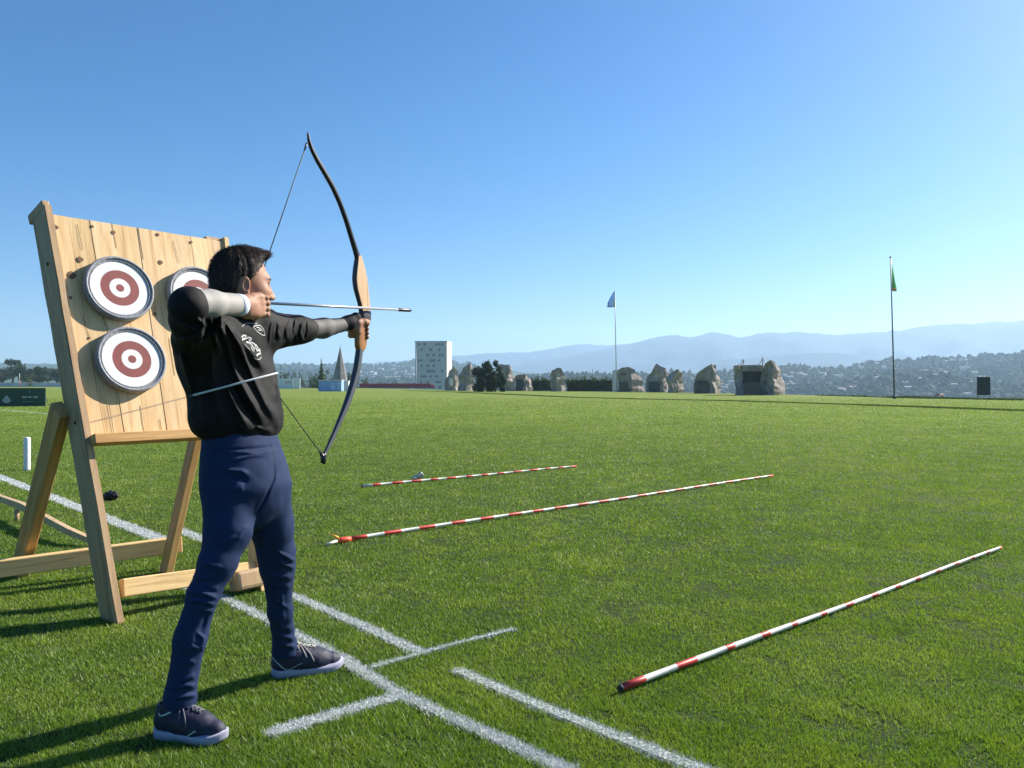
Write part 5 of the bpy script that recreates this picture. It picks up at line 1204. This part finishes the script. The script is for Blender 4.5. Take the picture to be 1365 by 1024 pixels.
for px, yt in ((990,478),(1016,475.5)):
    c = P(px, 487, d_+1.2); h_ = (487-yt)/FPX*d_
    an = link('antenna', tube_mesh('antenna', [c, c+Vector((.08,0,h_*.5)), c+Vector((0,0,h_))], .045, 6), m_drk, gb)
    link('antenna_arm', tube_mesh('antenna_arm', [c+Vector((-.25,0,h_*.2)), c+Vector((.02,0,h_*.75)), c+Vector((.22,0,h_*.6))], .03, 6), m_drk, an)
c = at(790, 132); c.z = 0; tag(link('lamp_post', tube_mesh('lamp_post', [c, c+Vector((0,0,3.2)), c+Vector((0,0,3.4)), c+Vector((0,0,4.0))], [.06,.045,.07,.03], 8), m_gm), 'thin grey lamp post rising above the long dark hedge', 'lamp post')
# ================================================================ flags
def flagpole(base, top, r, mat, lab): 
    t = thing('flagpole', lab, 'flagpole', base); link('pole', tube_mesh('pole', [base-Vector((0,0,.2)), base.lerp(top,.5), top], [r,r*.85,r*.6], 12), mat, t)
    bm = bmesh.new(); bmesh.ops.create_uvsphere(bm, u_segments=12, v_segments=8, radius=r*1.3); bmesh.ops.translate(bm, verts=bm.verts, vec=top+Vector((0,0,r*.5))); link('finial', bm_mesh('finial', bm, True), mat, t)
    link('base', tube_mesh('base', [base, base+Vector((0,0,.25)), base+Vector((0,0,.3))], [r*2.2,r*2,r*1.1], 12), mat, t); return t
def flag(outl, d, mats, lab, name, split=None):
    """cloth hanging from the pole: outline rows (left px, right px, y), rippled in depth, with real thickness"""
    V = []; n = 9
    for (x0, x1, y) in outl:
        for k in range(n):
            t = k/(n-1); dd = d+.35*math.sin(t*5+y*.12)*t*(abs(x1-x0)/14)+t*.5; V.append(P(x0+(x1-x0)*t, y, dd))
    m = len(outl); F = [(r*n+k, r*n+k+1, (r+1)*n+k+1, (r+1)*n+k) for r in range(m-1) for k in range(n-1)]
    me = mesh_py(name, V, F, True); o = link(name, me, mats)
    if split: 
        for p_ in me.polygons: p_.material_index = split(p_.center)
    mod = o.modifiers.new('thick','SOLIDIFY'); mod.thickness = .012; return tag(o, lab, 'flag')
b1 = G(822,522.5); t1 = P(819.6,388.5,b1.y); flagpole(b1, t1, .085, simple('pole_white_metal', (.60,.60,.60), .4, .05), 'tall white flagpole standing before a wide boulder')
flag([(819.2,817.6,389.5),(819.2,815,394),(819.4,812,399.5),(819.5,809.6,405),(819.6,808.2,409.8)][::1], b1.y, [leaf_mat('flag_blue', (.26,.42,.66), (.36,.52,.74), .55), m_pnl], 'small blue and white flag drooping from the white flagpole', 'flag', lambda c: 1 if (CX+c.x/c.y*FPX) > 816.3 and c.z < P(0,397,b1.y).z else 0)
b2_ = G(1192.3,531.8); t2_ = P(1187,343.5,b2_.y); flagpole(b2_, t2_, .062, simple('pole_dark_metal', (.05,.065,.085), .4, .15), 'tall dark flagpole at the right edge of the field')
flag([(1187.2,1188,346),(1187.5,1189.6,356),(1187.8,1191.6,366),(1188.1,1193.4,376),(1188.4,1195.2,384),(1189.5,1195,388.5)], b2_.y, [leaf_mat('flag_green', (.03,.42,.10), (.04,.50,.13), .5), simple('flag_orange', (.6,.25,.08), .7)], 'narrow green pennant hanging from the dark flagpole', 'pennant', lambda c: 1 if c.z < P(0,385.5,b2_.y).z else 0)
# black board, marker, weeds at the right
a_, b_ = ground_box(1303.2,1320.2,502.6,526.8,.12,63); t = thing('notice_board', 'plain black upright board on short legs at the right field edge', 'board', Vector(((a_.x+b_.x)/2,63,0)))
link('panel', bm_mesh('panel', boxm(a_, b_, .01)), simple('panel_black', (.013,.017,.022), .5, .1, 4), t)
for x in (a_.x+.03, b_.x-.08): link('leg', bm_mesh('leg', boxm(Vector((x,63.02,gz(x,63.1)-.1)), Vector((x+.05,63.08,a_.z+.05)), .004)), m_gm, t)
c = at(1252,65.5); tag(link('marker', tube_mesh('marker', [c-Vector((.3,0,0)), c+Vector((-.28,0,.3)), c+Vector((.28,0,.3)), c+Vector((.3,0,0))], .07, 8), simple('marker_red', (.6,.12,.08), .5)), 'small red and white hoop marker at the far field edge', 'marker')
wp = []; n_ = 5200
for _ in range(n_):
    px = random.choice([random.uniform(1090,1365), random.gauss(1230,22), random.gauss(1310,25)]); e = float(np.interp(px, EPX, EDD)); wp.append((px, e+random.uniform(-1.5,1.2)))
pp = np.array([((px-CX)/FPX*d, d) for px, d in wp]); zz = ground_z(pp[:,0], pp[:,1])
V = blades(pp, .16*(1+vnoise(np.concatenate([pp,np.zeros((n_,1))],1), .5, 8)*.9), .05, lean=.6); V[:,2] += np.repeat(zz,3)
wd_ = link('weeds', mesh_np('weeds', V, np.arange(len(V)).reshape(-1,3), False), m_lf[0]); tag(wd_, 'ragged weeds along the right edge of the field', 'weeds', kind='stuff')
# ================================================================ far left: banner, wall, pole
m_bg = simple('banner_green', (.010,.050,.030), .55, .12, 2); m_bw2 = simple('banner_print_white', (.62,.68,.64), .6); m_bgr = simple('banner_print_green', (.10,.36,.20), .6)
a_, b_ = ground_box(-26, 60.5, 517.3, 541.6, .06); t = thing('banner', 'dark green sports banner with small white lettering at the left edge', 'banner', Vector(((a_.x+b_.x)/2,a_.y,0)))
pnl = link('panel', bm_mesh('panel', boxm(a_, b_, .012)), m_bg, t)
for x in (a_.x+.4, (a_.x+b_.x)/2, b_.x-.15): link('stay', tube_mesh('stay', [Vector((x,b_.y,.9)), Vector((x,b_.y+.5,0))], .02, 6), m_gm, t)
def flat(rects, mt, name):
    bm = bmesh.new()
    for (x0,x1,y0,y1) in rects:
        c, c2 = ground_box(x0,x1,y0,y1,.004,a_.y-.006); add_box(bm, ((c.x+c2.x)/2,(c.y+c2.y)/2,(c.z+c2.z)/2), (c2.x-c.x,.004,c2.z-c.z))
    return link(name, bm_mesh(name, bm), mt, pnl)
x = 29.6; rs = []
for wlen in (3,2,3):
    for k in range(wlen): rs += [(x,x+.55,528.2,530.6),(x+.55,x+1.5,528.2+(k%2)*1.7,528.9+(k%2)*1.7),(x+1.25,x+1.7,528.6,530.6)]; x += 2.25
    x += 1.6
flat(rs, m_bw2, 'lettering'); flat([(29.6+i*1.9,30.9+i*1.9,535.2,536.2) for i in range(8)], m_bgr, 'lettering')
flat([(8.2,9.4,527.0,529.0),(6.2,11.6,529.4,530.6),(4.4,13.2,531.2,532.2),(2.6,14.8,533,534),(4,13.4,534.8,535.8),(5.6,11.8,536.4,537.2),(38.8,39.8,521.6,522.6)], m_bw2, 'emblem')
dw = 330; a_, b_ = Vector(((-60-CX)/FPX*dw,dw,0)), Vector(((92-CX)/FPX*dw,dw+.4,1.75)); tag(link('low_wall', bm_mesh('low_wall', boxm(a_, b_, .05)), simple('pale_wall', (.42,.45,.50), .8, .25, .25)), 'long low pale wall below the far left tree line', 'wall')
c = at(26, 250); c.z = 0; rp = thing('signal_pole', 'thin red and white pole in front of the far left tree line', 'pole', c)
link('pole', tube_mesh('pole', [c, c+Vector((0,0,2.4))], .09, 8), m_pr, rp); link('top', tube_mesh('top', [c+Vector((0,0,2.4)), c+Vector((0,0,4.6))], .08, 8), m_pnl, rp)
# ================================================================ air
HAZE_D = float(HZ) if 'HZ' in globals() else .0002
bm = bmesh.new(); add_box(bm, (0,2950,190), (13600,7100,500)); me = bm_mesh('haze', bm)
mh = bpy.data.materials.new('haze_air'); mh.use_nodes = True; nt = mh.node_tree; nt.nodes.clear()
o_ = nt.nodes.new('ShaderNodeOutputMaterial'); pv = nt.nodes.new('ShaderNodeVolumePrincipled')
pv.inputs['Color'].default_value = (.54,.77,1.0,1); pv.inputs['Density'].default_value = HAZE_D; pv.inputs['Anisotropy'].default_value = .25
L(nt, pv.outputs[0], o_.inputs['Volume'])
hz = link('haze', me, mh); tag(hz, kind='stuff')
